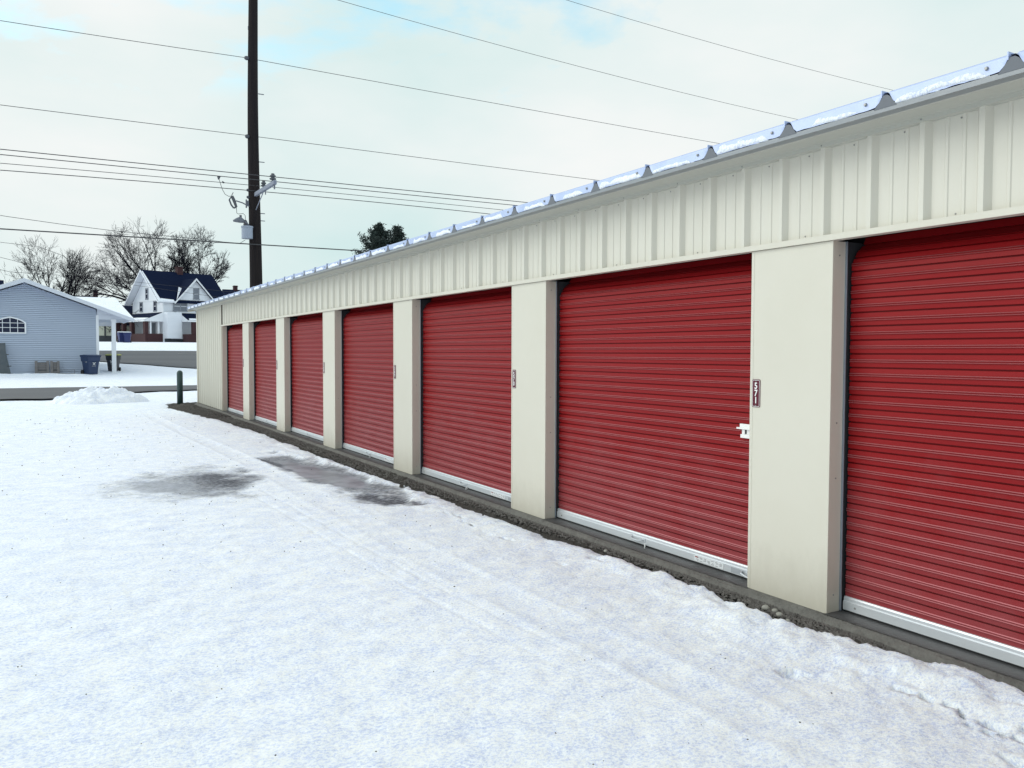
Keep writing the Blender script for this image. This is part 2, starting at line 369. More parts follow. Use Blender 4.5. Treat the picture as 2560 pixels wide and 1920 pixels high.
def strip(name, m, left, right, dz, sub=24):
    """a sheet between two X-ordered edges near(x)->Y and far(x)->Y following the terrain"""
    b = MB(); cols = left
    for x, y0, y1 in cols:
        rows = sorted(set([y0+(y1-y0)*k/sub for k in range(sub+1)]))
        for y in rows: b.v.append((x, y, float(tz(y))+dz))
    n = sub+1
    for i in range(len(cols)-1):
        for k in range(sub): a = i*n+k; b.f.append((a, a+n, a+n+1, a+1)); b.m.append(0)
    return tag(b.build(name, m), kind='structure')
def jag(x, a=.3, s=0): return (float(fbm(np.array([x*1.1]), np.array([s*7.3]), 4, s)[0])-.5)*2*a
# alley
cols = []
for x in np.arange(-40, 60, .35):
    near = np.interp(x, [-40,-1.2,.6,1.2,2.6,3.6,5.3,8,60], [30,30,30.1,32.4,33.2,33.8,34.8,33,31])
    cols.append((float(x), float(near+jag(x,.45,3)), float(38.9+jag(x,.25,5))))
strip('alley_road', m_asph, cols, None, .085)
# street beyond the grey garage
cols = []
for x in np.arange(-60, 120, 1.0):
    near = np.interp(x, [-60, -5, 3.3, 8.3, 12, 120], [66, 66, 64.5, 55, 52, 50])
    near = max(near, 52.3)
    cols.append((float(x), float(near+jag(x,.5,8)), float(84.6+jag(x,.25,9))))
strip('street', m_asph2, cols, None, .09, 60)
b = MB(); p0 = onY(484, 891.5, 78.0)
b.box(p0.x-1.3, p0.x+6, 77.9, 78.15, float(tz(78))+.10, float(tz(78))+.108)
tag(b.build('road_marking', m_paint), kind='structure')

# ================================================================== STORAGE BUILDING
D = 3.8915; ZS = .0975; ZH = 2.242; ZT = 2.775; YE = 25.22; YN = -6.4
PY = [3.1095+3.048*k for k in range(-3, 6)]      # near edges of the pillars
PW = .61
sb = empty('storage_building', (D, 0, 0), 0, 'long cream steel storage building with red roll-up doors and a snowy metal roof', 'building')
def W(mb): # world -> local (the empty sits at x = D)
    mb.v = [(v[0]-D, v[1], v[2]) for v in mb.v]; return mb
# foundation with worn front edge
f = MB(); n = 0
ysl = list(np.arange(YN, YE+.12, .06))
prof = []
for y in ysl:
    w = (float(fbm(np.array([y*3.0]), np.array([0.]), 4, 2)[0])-.5)
    w2 = (float(vn(np.array([y*11.0]), np.array([0.]), 4)[0])-.5)
    prof.append([(D+.30, y, ZS), (3.862+w*.01, y, ZS-.001), (3.838+w*.03, y, ZS-.009+w2*.004), (3.806+w*.035+w2*.012, y, ZS-.03+w2*.008), (3.785+w*.05+w2*.02, y, .045), (3.77+w*.06, y, -.2)])
for p in prof: f.v += p
for j in range(len(prof)-1):
    for i in range(5): a = j*6+i; f.f.append((a, a+6, a+7, a+1)); f.m.append(0)
f.add([(3.9, YE+.05, -.2), (13.2, YE+.05, -.2), (13.2, YE+.05, ZS), (3.86, YE+.05, ZS), (3.77, YE+.05, -.2)], [(0,1,2,3), (0,3,4)])
W(f).build('foundation', m_conc, sb, smooth=False)
s = MB()
for k, y in enumerate(PY):
    a = y+PW; bnd = (PY[k+1] if k+1 < len(PY) else 21.42)
    s.add([(3.893, a+.004, ZS+.004), (D+.26, a+.004, ZS+.004), (D+.26, bnd-.004, ZS+.004), (3.893, bnd-.004, ZS+.004)], [(0,1,2,3)])
    s.add([(3.872, a-.02, ZS+.0025), (3.893, a+.004, ZS+.004), (3.893, bnd-.004, ZS+.004), (3.872, bnd+.02, ZS+.0025)], [(0,1,2,3)])
build_split(W(s), 'door_sill', m_sill, sb)
# inner core behind doors and panels
c = MB(); c.box(4.20, 12.9, YN, YE-.06, ZS+.01, 2.72); W(c).build('inner_wall', m_core, sb)
c = MB(); c.box(3.93, 4.20, YN, YE-.06, 2.30, 2.70)
c.box(3.93, 4.20, 21.50, YE-.06, ZS+.01, 2.30); W(c).build('wall_frame', m_core, sb)
# R-panel wall
def rprofile(y0, y1, ph, x0):
    P = .3048; pts = []
    seq = [(0, 0), (.024, -.032), (.052, -.032), (.076, 0), (.128, 0), (.133, -.0045), (.147, -.0045), (.152, 0), (.216, 0), (.221, -.0045), (.235, -.0045), (.240, 0)]
    k0 = math.floor((y0-ph)/P)-1; k = k0
    while ph+k*P < y1+P:
        for dy, dx in seq:
            y = ph+k*P+dy
            if y0 <= y <= y1: pts.append((x0+dx, y))
        k += 1
    return [(pts[0][0], y0)]+pts+[(pts[-1][0], y1)]
XP = 3.9155; PH = 2.2585-.024
w = MB(); w.sweep(rprofile(YN, 21.46, PH, XP), 'z', ZH+.02, ZT+.01); W(w).build('wall_panel', m_rib, sb)
w = MB(); w.sweep(rprofile(21.465, YE-.03, PH, XP), 'z', ZS+.012, ZT+.01)
w.add([(XP, YE-.03, ZS), (12.95, YE-.03, ZS), (12.95, YE-.03, 3.0), (8.4, YE-.03, 3.6), (XP, YE-.03, 2.82)], [(0,1,2,3,4)])
w.add([(XP, YN, ZS), (12.95, YN, ZS), (12.95, YN, 3.0), (8.4, YN, 3.6), (XP, YN, 2.82)], [(4,3,2,1,0)])
w.add([(12.95, YN, ZS), (12.95, YE-.03, ZS), (12.95, YE-.03, 2.82), (12.95, YN, 2.82)], [(0,1,2,3)])
W(w).build('wall_panel', m_rib, sb)
# trims
t = MB(); t.sweep([(XP-.005, ZH+.034), (3.872, ZH+.034), (3.872, ZH), (3.935, ZH), (3.935, ZH+.05)][::-1], 'y', YN, 21.42)
t.box(3.872, 3.93, 21.42, 21.44, ZS+.005, ZH+.034); W(t).build('header_trim', m_cream, sb)
t = MB(); t.box(3.868, 3.95, YE-.11, YE+.02, ZS-.01, 2.80); W(t).build('corner_trim', m_cream, sb, bevel=.004)
t = MB(); t.sweep([(XP-.002, ZT), (3.872, ZT), (3.872, ZT+.024), (3.845, ZT+.030), (3.80, ZT+.034), (3.755, ZT+.037), (3.74, ZT+.05)][::-1], 'y', YN, YE+.05)
t.add([(3.872, YE+.05, ZT), (3.872, YE+.05, ZT+.026), (3.628, YE+.05, ZT+.036), (3.66, YE+.05, ZT+.10), (4.4, YE+.05, 2.98), (4.4, YE+.05, 2.80)], [(0,1,2,3,4,5)])
W(t).build('eave_trim', m_eave, sb)
t = MB(); t.sweep([(3.77, ZT+.040), (3.74, ZT+.041), (3.70, ZT+.042), (3.640, ZT+.030), (3.632, ZT+.022), (3.626, ZT+.022), (3.624, ZT+.046), (3.80, ZT+.075)][::-1], 'y', YN, YE+.05); W(t).build('eave_edge', m_drip, sb)
# rake trim on the far gable
t = MB(); t.bar((3.64, YE+.065, 2.83), (8.4, YE+.065, 3.67), .03, .16); t.bar((13.2, YE+.065, 2.83), (8.4, YE+.065, 3.67), .03, .16); W(t).build('rake_trim', m_rib, sb)
# far jamb
t = MB(); t.box(3.8915, 4.0, 21.385, 21.42, ZS+.006, ZH-.001); W(t).build('door_jamb', m_cream, sb)
# screws of the trims
scr = MB()
def dot(mb, x, y, z, r=.006, d=.004):
    vs = []; n = 6
    for k in range(n): a = 2*math.pi*k/n; vs.append((x, y+r*math.cos(a), z+r*math.sin(a)))
    b = len(vs); vs += [(x-d, y+r*.7*math.cos(2*math.pi*k/n), z+r*.7*math.sin(2*math.pi*k/n)) for k in range(n)]
    mb.add(vs, [tuple(range(n, 2*n))]+[(k, (k+1) % n, n+(k+1) % n, n+k) for k in range(n)])
k = 0
y = PH+.038
while y < 21.4:
    if k % 2: dot(scr, 3.872, y, ZT+.012, .005)
    dot(scr, XP, y+.12, ZT-.018, .005)
    if k % 3 == 0: dot(scr, XP, y+.14, ZH+.050, .005)
    y += .3048; k += 1
build_split(W(scr), 'wall_screw', m_screw, sb)
# roof
XR = 3.625; ZR = 2.822; SL = .088; XM = 8.4; ZM = ZR+(XM-XR)*SL*2
SL = (ZM-ZR)/(XM-XR)
r = MB(); r.add([(XR, YN, ZR), (XM, YN, ZM), (XM, YE+.06, ZM), (XR, YE+.06, ZR), (13.17, YN, ZR), (13.17, YE+.06, ZR)], [(0,1,2,3), (1,4,5,2)])
roof = W(r).build('roof', m_roofm, sb)
RY0 = 1.975; YS = .6096
sn = MB(); fa = MB(); ri = MB(); rs = MB(); lip = MB()
k = -14
while True:
    y = RY0+.02+YS*k
    if y > YE+.1: break
    if y > YN:
        # rib: trapezoid prism up the slope with a dark closed end
        def trap(y, x, z, w0=.058, w1=.022, hgt=.064): return [(x, y-w0, z), (x, y+w0, z), (x, y+w1*.7, z+hgt*.82), (x, y+w1*.4, z+hgt), (x, y-w1*.4, z+hgt), (x, y-w1, z+hgt*.82)]
        e0 = trap(y, XR+.004, ZR+.002); e1 = [(XM, q[1], q[2]+(XM-XR)*SL) for q in e0]
        ri.add(e0+e1, [(i, (i+1) % 6, 6+(i+1) % 6, 6+i) for i in range(6)])
        e2 = trap(y, XR-.003, ZR-.006, .062, .026, .060)
        rs.add(e2+[(q[0]+.02, q[1], q[2]) for q in e2], [(5,4,3,2,1,0)]+[(i, (i+1) % 6, 6+(i+1) % 6, 6+i) for i in range(6)])
        # seam tip
        ri.box(XR-.006, XR+.10, y+.016, y+.022, ZR+.045, ZR+.080)
    # metal edge strip between this rib and the next: curved ends, top lip level with the ribs
    a = y+.012; bb = min(y+YS-.020, YE+.055)
    if bb > YN and a < YE+.1:
        m_ = 26; cols = []
        for i in range(m_+1):
            yy = a+(bb-a)*i/m_; e = min((yy-a)/.055, (bb-yy)/.045, 1); low = .058*(1-math.sin(e*math.pi/2))
            wob = .004*math.sin(yy*23)+.003*math.sin(yy*51)
            z0 = ZR+.002+low+abs(wob)*.5
            cols.append([(XR-.001, yy, z0), (XR+.001, yy, max(z0+.002, ZR+.034)), (XR+.004, yy, max(z0+.004, ZR+.056)), (XR+.004, yy, ZR+.068), (XR+.010, yy, ZR+.071), (XR+.5, yy, ZR+.066+.5*SL), (XM, yy, ZM+.062)])
        base = len(fa.v)
        for c_ in cols: fa.v += c_
        for i in range(m_):
            for j in range(6): q = base+i*7+j; fa.f.append((q, q+1, q+8, q+7)); fa.m.append(1 if j == 5 else 0)
        # snow lying against the strip
        cols = []; vr = random.Random(k*7+3); s0 = vr.uniform(.05, .20); s1 = vr.choice((.02, .02, .03, .14)); th = vr.uniform(.6, 1.35)
        for i in range(m_*2+1):
            yy = a+s0+(bb-a-s0-s1)*i/(m_*2); e = min((yy-a-s0)/.05, (bb-s1-yy)/.03, 1); e = max(e, 0)
            nn = float(fbm(np.array([yy*14]), np.array([k*3.1]), 3, 8)[0]); n2 = float(fbm(np.array([yy*9]), np.array([k*1.7+9]), 3, 8)[0])
            lo = ZR-.006+.020*n2; hi = ZR+.014+.034*nn*th+.006*th; hi = lo+(hi-lo)*e; mid = (lo+hi)/2
            cols.append([(XR+.003, yy, lo), (XR-.004*e, yy, lo+.004), (XR-.004*e, yy, mid), (XR-.001, yy, hi-.002), (XR+.006, yy, hi)])
        base = len(sn.v)
        for c_ in cols: sn.v += c_
        for i in range(len(cols)-1):
            for j in range(4): q = base+i*5+j; sn.f.append((q, q+1, q+6, q+5)); sn.m.append(0)
        dot(lip, XR+.003, a+.10, ZR+.036, .010, .012)
    k += 1
build_split(W(ri), 'roof_rib', m_roofm, roof, 110); build_split(W(rs), 'rib_closure', m_ribend, roof)
build_split(W(fa), 'roof_pan', [m_roofm, m_snow2], roof, smooth=True); build_split(W(sn), 'roof_snow', m_snow2, roof, smooth=True); build_split(W(lip), 'roof_screw', m_screw, roof)
# shift roof children: parent already in same local frame
# pillars
for k, y in enumerate(PY):
    p = MB(); p.box(D, 4.0, y, y+PW, ZS-.004, ZH-.001)
    o = W(p).build('pillar', m_cream, sb, bevel=.003)
    q = MB(); q.box(D-.0015, D+.01, y+PW-.022, y+PW-.0005, ZS+.002, ZH-.004); W(q).build('corner_bead', m_cream, o)
    q = MB()
    for z in (.20, .88, 1.20, 2.16):
        n = 6; vs = [(D+.055+.005*math.cos(2*math.pi*i/n), y-.003, z+.005*math.sin(2*math.pi*i/n)) for i in range(n)]
        q.add(vs+[(v[0], y+.001, v[2]) for v in vs], [tuple(range(n))]+[(i, (i+1) % n, n+(i+1) % n, n+i) for i in range(n)])
    build_split(W(q), 'pillar_screw', m_screw, o)
# unit number signs
def text_mesh(body, size, name, m, ext=.0006):
    cu = bpy.data.curves.new(name, 'FONT'); cu.body = body; cu.size = size; cu.align_x = 'CENTER'; cu.align_y = 'CENTER'
    cu.extrude = ext; cu.offset = size*.022; cu.resolution_u = 4
    t = bpy.data.objects.new(name, cu); COL.objects.link(t); dg = bpy.context.evaluated_depsgraph_get()
    me = bpy.data.meshes.new_from_object(t.evaluated_get(dg)); COL.objects.unlink(t); bpy.data.objects.remove(t)
    me.materials.clear(); me.materials.append(m); return me
def rrect(w, h, r, x, n=5):
    o = []
    for cx, cy, a0 in ((w/2-r, h/2-r, 0), (-w/2+r, h/2-r, 90), (-w/2+r, -h/2+r, 180), (w/2-r, -h/2+r, 270)):
        for i in range(n+1): a = R(a0+90*i/n); o.append((x, cx+r*math.cos(a), cy+r*math.sin(a)))
    return o
units = {3: '571', 4: '570', 5: '569', 6: '568', 7: '567', 8: '566'}
for k, num in units.items():
    sx, sy, sz = D-.0005, PY[k]+PW-.052, 1.348
    p = MB(); a = rrect(.066, .176, .010, -.003); p.prism(a, (.003, 0, 0))
    o = p.build('unit_sign', m_sign, sb, loc=(sx-D, sy, sz))
    outer = rrect(.058, .168, .007, -.0036); inner = rrect(.053, .163, .005, -.0036); nn = len(outer)
    q = MB(); q.add(outer+inner, [(i, (i+1) % nn, nn+(i+1) % nn, nn+i) for i in range(nn)]); q.build('sign_border', m_white, o)
    for i, ch in enumerate(num):
        me_ = text_mesh(ch, .056, 'digit', m_white); d = bpy.data.objects.new('digit', me_); COL.objects.link(d); d.parent = o
        d.matrix_local = Matrix(((0, 0, -1, -.0042), (-.92, 0, 0, 0), (0, 1, 0, .0455-.0455*i), (0, 0, 0, 1)))
    q = MB(); dot(q, -.003, 0, .078, .0045, .004); dot(q, -.003, 0, -.077, .0045, .004); build_split(q, 'sign_screw', m_screw, o)

# roller doors: local origin at near-bottom corner of the opening, x = 0 at the curtain face
def curtain(w):
    prof = []; z = ZS+.092; p = .0785
    def off(z):
        return min(.10, max(0, z-2.08)**2*4.6)
    while z < ZH-.01:
        for dz, dx in ((0, .0165), (.0006, .0), (.0260, -.001), (.0268, -.0075), (.0275, -.0080), (.0320, -.0030), (.0325, -.0020), (.0375, -.0020), (.0380, -.0075), (.0387, -.0080), (.0432, -.0030), (.0436, .0), (.0695, .001), (.0705, .0165)):
            zz = z+dz
            if zz > ZH-.006: break
            prof.append((dx+off(zz), zz))
        z += p
    prof.append((off(ZH)+.02, ZH+.03))
    return prof
def box_uv(): pass
first = None
XD = 4.03
def make_door(yl, w, idx):
    o = MB(); pr = curtain(w); o.sweep(pr[::-1], 'y', .016, w-.019)
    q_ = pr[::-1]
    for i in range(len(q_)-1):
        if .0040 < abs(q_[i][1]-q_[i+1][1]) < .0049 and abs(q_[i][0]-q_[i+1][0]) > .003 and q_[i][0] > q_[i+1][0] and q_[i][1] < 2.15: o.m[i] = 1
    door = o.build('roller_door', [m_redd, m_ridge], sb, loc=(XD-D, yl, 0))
    b = MB()
    b.sweep([(.01, ZS+.094), (-.010, ZS+.092), (-.016, ZS+.084), (-.0165, ZS+.070), (-.0225, ZS+.064), (-.0225, ZS+.016), (.01, ZS+.016)], 'y', .02, w-.02)
    b.build('bottom_bar', m_alu, door)
    c = MB(); c.box(-.016, .012, .02, w-.02, ZS+.0045, ZS+.016); c.build('rubber_seal', m_rubber, door)
    for s_, (a0, a1) in enumerate(((.0, .005), (w-.005, w))):
        t = MB(); t.box(-.031, -.027, a0 if not s_ else w-.013, .013 if not s_ else a1, ZS+.0055, ZH-.001)
        t.build('guide_track', m_track, door)
        t = MB(); t.box(.03, .06, a0-.05, a1+.05, ZS+.005, 2.12); t.box(.125, .15, a0-.05, a1+.05, 2.10, ZH-.001); t.box(-.012, .125, a1 if s_ else a0-.03, a1+.03 if s_ else a0, ZS+.005, ZH-.001); t.build('track_backing', m_core, door)
    h = MB(); yc = w*.512
    h.tube([(-.023, yc+.085, ZS+.058), (-.040, yc+.078, ZS+.050), (-.052, yc+.04, ZS+.043), (-.052, yc-.02, ZS+.043), (-.040, yc-.055, ZS+.050), (-.023, yc-.065, ZS+.056)], .0055, 8)
    h.box(-.027, -.022, yc+.075, yc+.100, ZS+.046, ZS+.070); h.box(-.027, -.022, yc-.085, yc-.055, ZS+.040, ZS+.066)
    h.build('pull_handle', m_alu, door, smooth=False)
    if idx in (0, 1, 2, 3):
        l = MB(); pts = [(-.045+.018*math.cos(a), yc-.105+.020*math.cos(a), ZS+.012+.022*math.sin(a)) for a in np.linspace(0, 2*math.pi, 13)]
        l.tube(pts, .0035, 6, cap=False); l.build('pull_loop', m_white, door)
        l = MB(); l.box(-.0245, -.0222, .33, .62, ZS+.022, ZS+.060); lab = l.build('warning_label', m_label, door)
        l = MB()
        for i in range(4):
            for j in range(7):
                if (i*5+j*3) % 4: l.box(-.0250, -.0246, .345+.038*j, .345+.038*j+.018+.006*((i+j) % 3), ZS+.028+.008*i, ZS+.031+.008*i)
        l.build('label_print', m_ink, lab)
        l = MB(); l.box(-.0250, -.0246, .575, .608, ZS+.048, ZS+.056); l.build('label_mark', m_redink, lab)
        l = MB(); l.box(-.0245, -.0222, .14, .26, ZS+.022, ZS+.058); l.build('grey_label', m_alu_d, door)
        l = MB(); l.tube([(-.023, .16, ZS+.052), (-.045, .15, ZS+.040), (-.052, .10, ZS+.030), (-.05, .04, ZS+.028)], .006, 8); l.build('foot_lever', m_alu, door)
    dd = MB(); dot(dd, -.0225, w-.10, ZS+.040, .007, .003); dot(dd, -.0225, .10, ZS+.040, .007, .003); build_split(dd, 'bar_bolt', m_screw, door)
    if idx == 1:      # slide latch at its near edge, white in the photograph
        z0 = 1.052; la = MB()
        la.box(-.022, -.006, .0, .200, z0+.052, z0+.080); la.box(-.030, -.0215, .0, .222, z0+.044, z0+.056)
        la.box(-.020, -.006, .0, .195, z0-.014, z0+.010); la.box(-.016, -.006, .160, .185, z0+.010, z0+.052); la.box(-.012, -.006, .0, .160, z0+.010, z0+.052)
        L_ = la.build('slide_latch', m_white, door, bevel=.0015)
        s_ = MB(); s_.box(-.0135, -.0122, .146, .158, z0+.014, z0+.046); s_.build('latch_slot', m_rubber, L_)
        s_ = MB(); s_.box(-.020, -.0125, .075, .105, z0+.016, z0+.044); build_split(s_, 'latch_bolt', m_screw, L_)
    return door
spans = [(PY[k]+PW, PY[k+1]) for k in range(len(PY)-1)]+[(PY[-1]+PW, 21.385)]
# index 0: the door cut by the right edge of the photograph
for k, (a, b_) in enumerate(spans):
    make_door(a, b_-a, k-2)

# ================================================================== LOOSE GROUND STUFF
def bedz(x, y):
    xe_ = float(np.interp(y, EY, EX))-.16; t = max(0, min(1, (x-xe_)/(3.845-xe_)))
    return -.028+.082*min(1, t*1.5)**.8*(1-.5*max(0, min(1, (2.7-y)/.5)))+.006
def stones(name, n, fy, fx, size, m, label, seed, zo=lambda x, y: .002):
    r_ = np.random.default_rng(seed); b = MB()
    base = [(1,0,0),(-1,0,0),(0,1,0),(0,-1,0),(0,0,1),(0,0,-1)]; F_ = [(0,2,4),(2,1,4),(1,3,4),(3,0,4),(2,0,5),(1,2,5),(3,1,5),(0,3,5)]
    for i in range(n):
        y = fy(r_); x = fx(r_, y); s_ = size(r_, y); A = r_.uniform(0, 6.28); ca_, sa_ = math.cos(A), math.sin(A)
        vs = []
        for (px, py, pz) in base:
            k = r_.uniform(.65, 1.25)*s_; qx, qy, qz = px*k*1.15, py*k*.9, pz*k*.7
            vs.append((x+qx*ca_-qy*sa_, y+qx*sa_+qy*ca_, tz(y)+zo(x, y)+s_*.25+qz))
        b.add(vs, F_)
    o = b.build(name, m); return tag(o, label, 'stones', None, 'stuff')
def fy_(r_): return 2.0+24*r_.uniform()**2.0
stones('gravel', 15000, fy_, lambda r_, y: min(3.80, np.interp(y, EY, EX)+r_.uniform(-.05, .16)+ (0 if y < 20 else r_.uniform(-.1, .5))), lambda r_, y: r_.uniform(.005, .017)*(1+y*.02), m_gravel,
       'dark gravel strewn along the foot of the concrete foundation', 5, bedz)
for i, (y, x, s_) in enumerate(((3.42,3.735,.024),(3.36,3.745,.018),(3.30,3.72,.021),(4.36,3.742,.024),(4.30,3.70,.015),(5.06,3.76,.017),(3.22,3.70,.014),(3.98,3.71,.018))):
    b = MB(); r_ = np.random.default_rng(i+50)
    n_ = 7
    for j in range(1, 5):
        th = math.pi*j/5
        for k in range(n_): a = 6.283*k/n_; w_ = r_.uniform(.85, 1.1)*s_; b.v.append((math.sin(th)*math.cos(a)*w_, math.sin(th)*math.sin(a)*w_*1.2, math.cos(th)*w_*.7))
    t0 = len(b.v); b.v += [(0,0,s_*.7), (0,0,-s_*.7)]
    for j in range(3):
        for k in range(n_): b.f.append((j*n_+k, (j+1)*n_+k, (j+1)*n_+(k+1) % n_, j*n_+(k+1) % n_))
    for k in range(n_): b.f.append((t0, k, (k+1) % n_)); b.f.append((t0+1, 3*n_+(k+1) % n_, 3*n_+k))
    b.m = [0]*len(b.f)
    o = b.build('pebble', m_pebble, smooth=True, loc=(x, y, bedz(x, y)+s_*.5))
    tag(o, 'pale rounded pebble lying in the gravel against the concrete foundation', 'pebble', 'pale pebbles along the foundation')
def fx2(r_, y): return r_.uniform(-.8-.0*y, 3.2)
st = stones('debris', 300, lambda r_: 2.2+20*r_.uniform()**1.6, fx2, lambda r_, y: r_.uniform(.0018, .0045)*(1+y*.10), m_dirt, 'dark specks of grit and leaf scattered on the snow', 9)
for v in st.data.vertices: v.co.z += .045
# ------------------------------------------------------------------ ploughed snow pile
def mound(name, cx, cy, a, b_, hh, seed, label, n=70, rz=0, rough=.5, m=m_snow2, fine=9):
    X, Y = np.meshgrid(np.linspace(-1.25, 1.25, n), np.linspace(-1.25, 1.25, n))
    r_ = np.hypot(X, Y)+(fbm(X*2.2+9, Y*2.2+5, 3, seed)-.5)*.5
    ang = rz; px = cx+X*a*math.cos(ang)-Y*b_*math.sin(ang); py = cy+X*a*math.sin(ang)+Y*b_*math.cos(ang)
    prof_ = np.clip(1-r_, -.2, 1); hgt = np.where(prof_ > 0, prof_**.62, prof_*1.5)
    z = hh*hgt*(1-rough+rough*1.6*fbm(X*3.2, Y*3.2, 4, seed+5))+hh*.45*(fbm(X*fine, Y*fine, 3, seed+8)-.5)*np.clip(prof_*6, 0, 1)
    z = z+tz(py)+.02
    me = bpy.data.meshes.new(name); idx = np.arange(n*n).reshape(n, n)
    me.from_pydata(np.stack([px, py, z], -1).reshape(-1, 3).tolist(), [], np.stack([idx[:-1,:-1], idx[:-1,1:], idx[1:,1:], idx[1:,:-1]], -1).reshape(-1, 4).tolist())
    me.polygons.foreach_set('use_smooth', [True]*len(me.polygons)); me.materials.append(m)
    o = bpy.data.objects.new(name, me); COL.objects.link(o); tag(o, label, 'snow pile', None, 'stuff'); return o
mound('snow_pile', 1.55, 28.3, 1.35, 1.1, .58, 3, 'lumpy heap of ploughed snow beside the alley')
mound('snow_bank', 9, 89.5, 16, 4.0, .26, 5, 'low snow bank along the far side of the street', rough=.3)
mound('snow_bank', 26, 89, 12, 3.6, .22, 6, 'low snow bank in front of the brick porch', rough=.3)
mound('snow_bank', -1.2, 49.6, 3.6, .9, .16, 15, 'smooth snow drift at the foot of the grey garage wall', rough=.2)

# ------------------------------------------------------------------ bollard
b = MB(); pts = [(0,0,-.12), (0,0,.96)]+[(0,0,.96+.085*math.sin(a)) for a in (.3,.6,.9,1.2,1.45,1.57)]
b.tube(pts, [.084, .084]+[.084*math.cos(a) if a < 1.5 else .004 for a in (.3,.6,.9,1.2,1.45,1.57)], 20)
o = b.build('bollard', m_green, smooth=True, loc=(3.465, 25.72, 0)); tag(o, 'dark green steel bollard with rounded cap at the far corner of the storage building', 'bollard')

# ================================================================== UTILITY POLE
PX, PYY = 6.33, 28.7
pole = empty('utility_pole', (PX, PYY, 0), 0, 'tall dark wooden utility pole rising behind the far end of the storage roof', 'utility pole')
b = MB(); hs = list(np.arange(0, 17.6, .55))
b.tube([(.03*math.sin(z*.5), 0, z) for z in hs], [.235-.0062*z for z in hs], 20); b.build('shaft', m_wood, pole, smooth=True)
def L3(p): return Vector(p)-Vector((PX, PYY, 0))
arm_z = 6.93
b = MB(); b.bar((.0, -.15, arm_z+.02), (.03, -2.75, arm_z-.02), .10, .13); b.bar((0, -.2, arm_z-.5), (0.02, -1.2, arm_z-.07), .03, .03)
arm = b.build('crossarm', m_fibre, pole, bevel=.01)
def insul(name, p, parent, r=.075, h=.20):
    b = MB(); pts = []; rs = []
    for i, (zz, rr) in enumerate(((0,.03),(.04,.03),(.05,.075),(.08,.08),(.09,.045),(.11,.045),(.12,.07),(.15,.07),(.16,.04),(.19,.045),(.20,.02))): pts.append((p[0], p[1], p[2]+zz*h/.2)); rs.append(rr*r/.075)
    b.tube(pts, rs, 12); return b.build(name, m_porc, parent, smooth=True)
G1Y, G2Y = -2.45, -1.25
insul('insulator', (.03, G1Y, arm_z+.05), arm, .10, .26); insul('insulator', (.02, G2Y, arm_z+.05), arm, .09, .24)
b = MB(); b.bar((.03, -2.65, arm_z-.04), (.03, -2.65, arm_z-.22), .04, .04); b.bar((.02, -1.5, arm_z-.05), (.02, -1.5, arm_z-.2), .03, .03); b.build('arm_bolt', m_steel, arm)
for z in (11.52, 8.90): # side post knobs
    b = MB(); b.tube([(-.15, -.05, z), (-.24, -.07, z), (-.30, -.08, z)], [.05, .075, .05], 10); b.build('post_insulator', m_porc, pole, smooth=True)
b = MB()
for z in (7.10, 6.86): b.tube([(-.16, -.03, z), (-.22, -.04, z), (-.27, -.04, z)], [.045, .055, .035], 8)
b.build('spool_insulator', m_porc, pole)
b = MB(); b.box(-.26, -.20, -.06, .02, 6.56, 6.74); b.box(-.30, -.26, -.05, .01, 6.50, 6.78); b.build('bracket', m_steel, pole)
b = MB()
for z in (10.4, 8.1, 6.35, 6.1): b.bar((.15, -.02, z), (.34, -.03, z), .025, .025)
b.bar((-.16, 0, 12.5), (-.16, 0, 12.62), .03, .02)
b.build('step_bolt', m_steel, pole)
# cut-out on its bracket
P = lambda x, y, dy=0: L3(onY(x, y, PYY-.12+dy))
b = MB(); b.tube([P(623, 516), P(606, 507), P(590, 502)], .022, 6); cb = b.build('fuse_bracket', m_steel, pole)
b = MB(); b.tube([P(580, 490), P(585, 501), P(591, 518)], [.05, .055, .04], 8); b.tube([P(573, 499), P(578, 512), P(584, 520)], .028, 6)
b.tube([P(573, 499), P(580, 490)], .022, 6); b.tube([P(584, 520), P(591, 518)], .03, 6); b.tube([P(579, 489), P(583, 481)], .014, 5)
b.build('fuse_cutout', m_porc, pole)
b = MB(); b.tube([P(546.5, 444), P(552, 462), P(556, 474), (P(563, 486)), P(572, 491), P(578, 490)], .009, 5)
b.tube([P(591, 519), P(592, 533), P(596, 535), P(608, 534), P(613, 539), P(613.5, 550)], .009, 5)
b.build('jumper_wire', m_cable, pole)
b = MB(); b.tube([P(546.5, 449), P(547, 441)], [.02, .06], 8); b.tube([P(557, 457), P(558.5, 455)], [.03, .055], 8); b.build('wire_clamp', m_porc, pole)
# transformer
b = MB(); tx = P(618, 584); b.tube([(tx.x, tx.y, 5.44), (tx.x, tx.y, 5.80), (tx.x, tx.y, 5.81), (tx.x, tx.y, 5.86), (tx.x, tx.y, 5.87)], [.185, .185, .20, .20, .15], 20)
tf = b.build('transformer', m_tank, pole, smooth=False)
b = MB(); b.tube([P(615, 567), P(614.5, 560), P(613.5, 550)], [.075, .085, .03], 10); b.build('bushing', m_porc, tf, smooth=True)
b = MB(); b.bar((tx.x+.1, tx.y+.05, 5.55), (-.05, 0, 5.55), .05, .12); b.bar((tx.x+.1, tx.y+.05, 5.75), (-.05, 0, 5.75), .05, .08); b.build('tank_bracket', m_steel, tf)
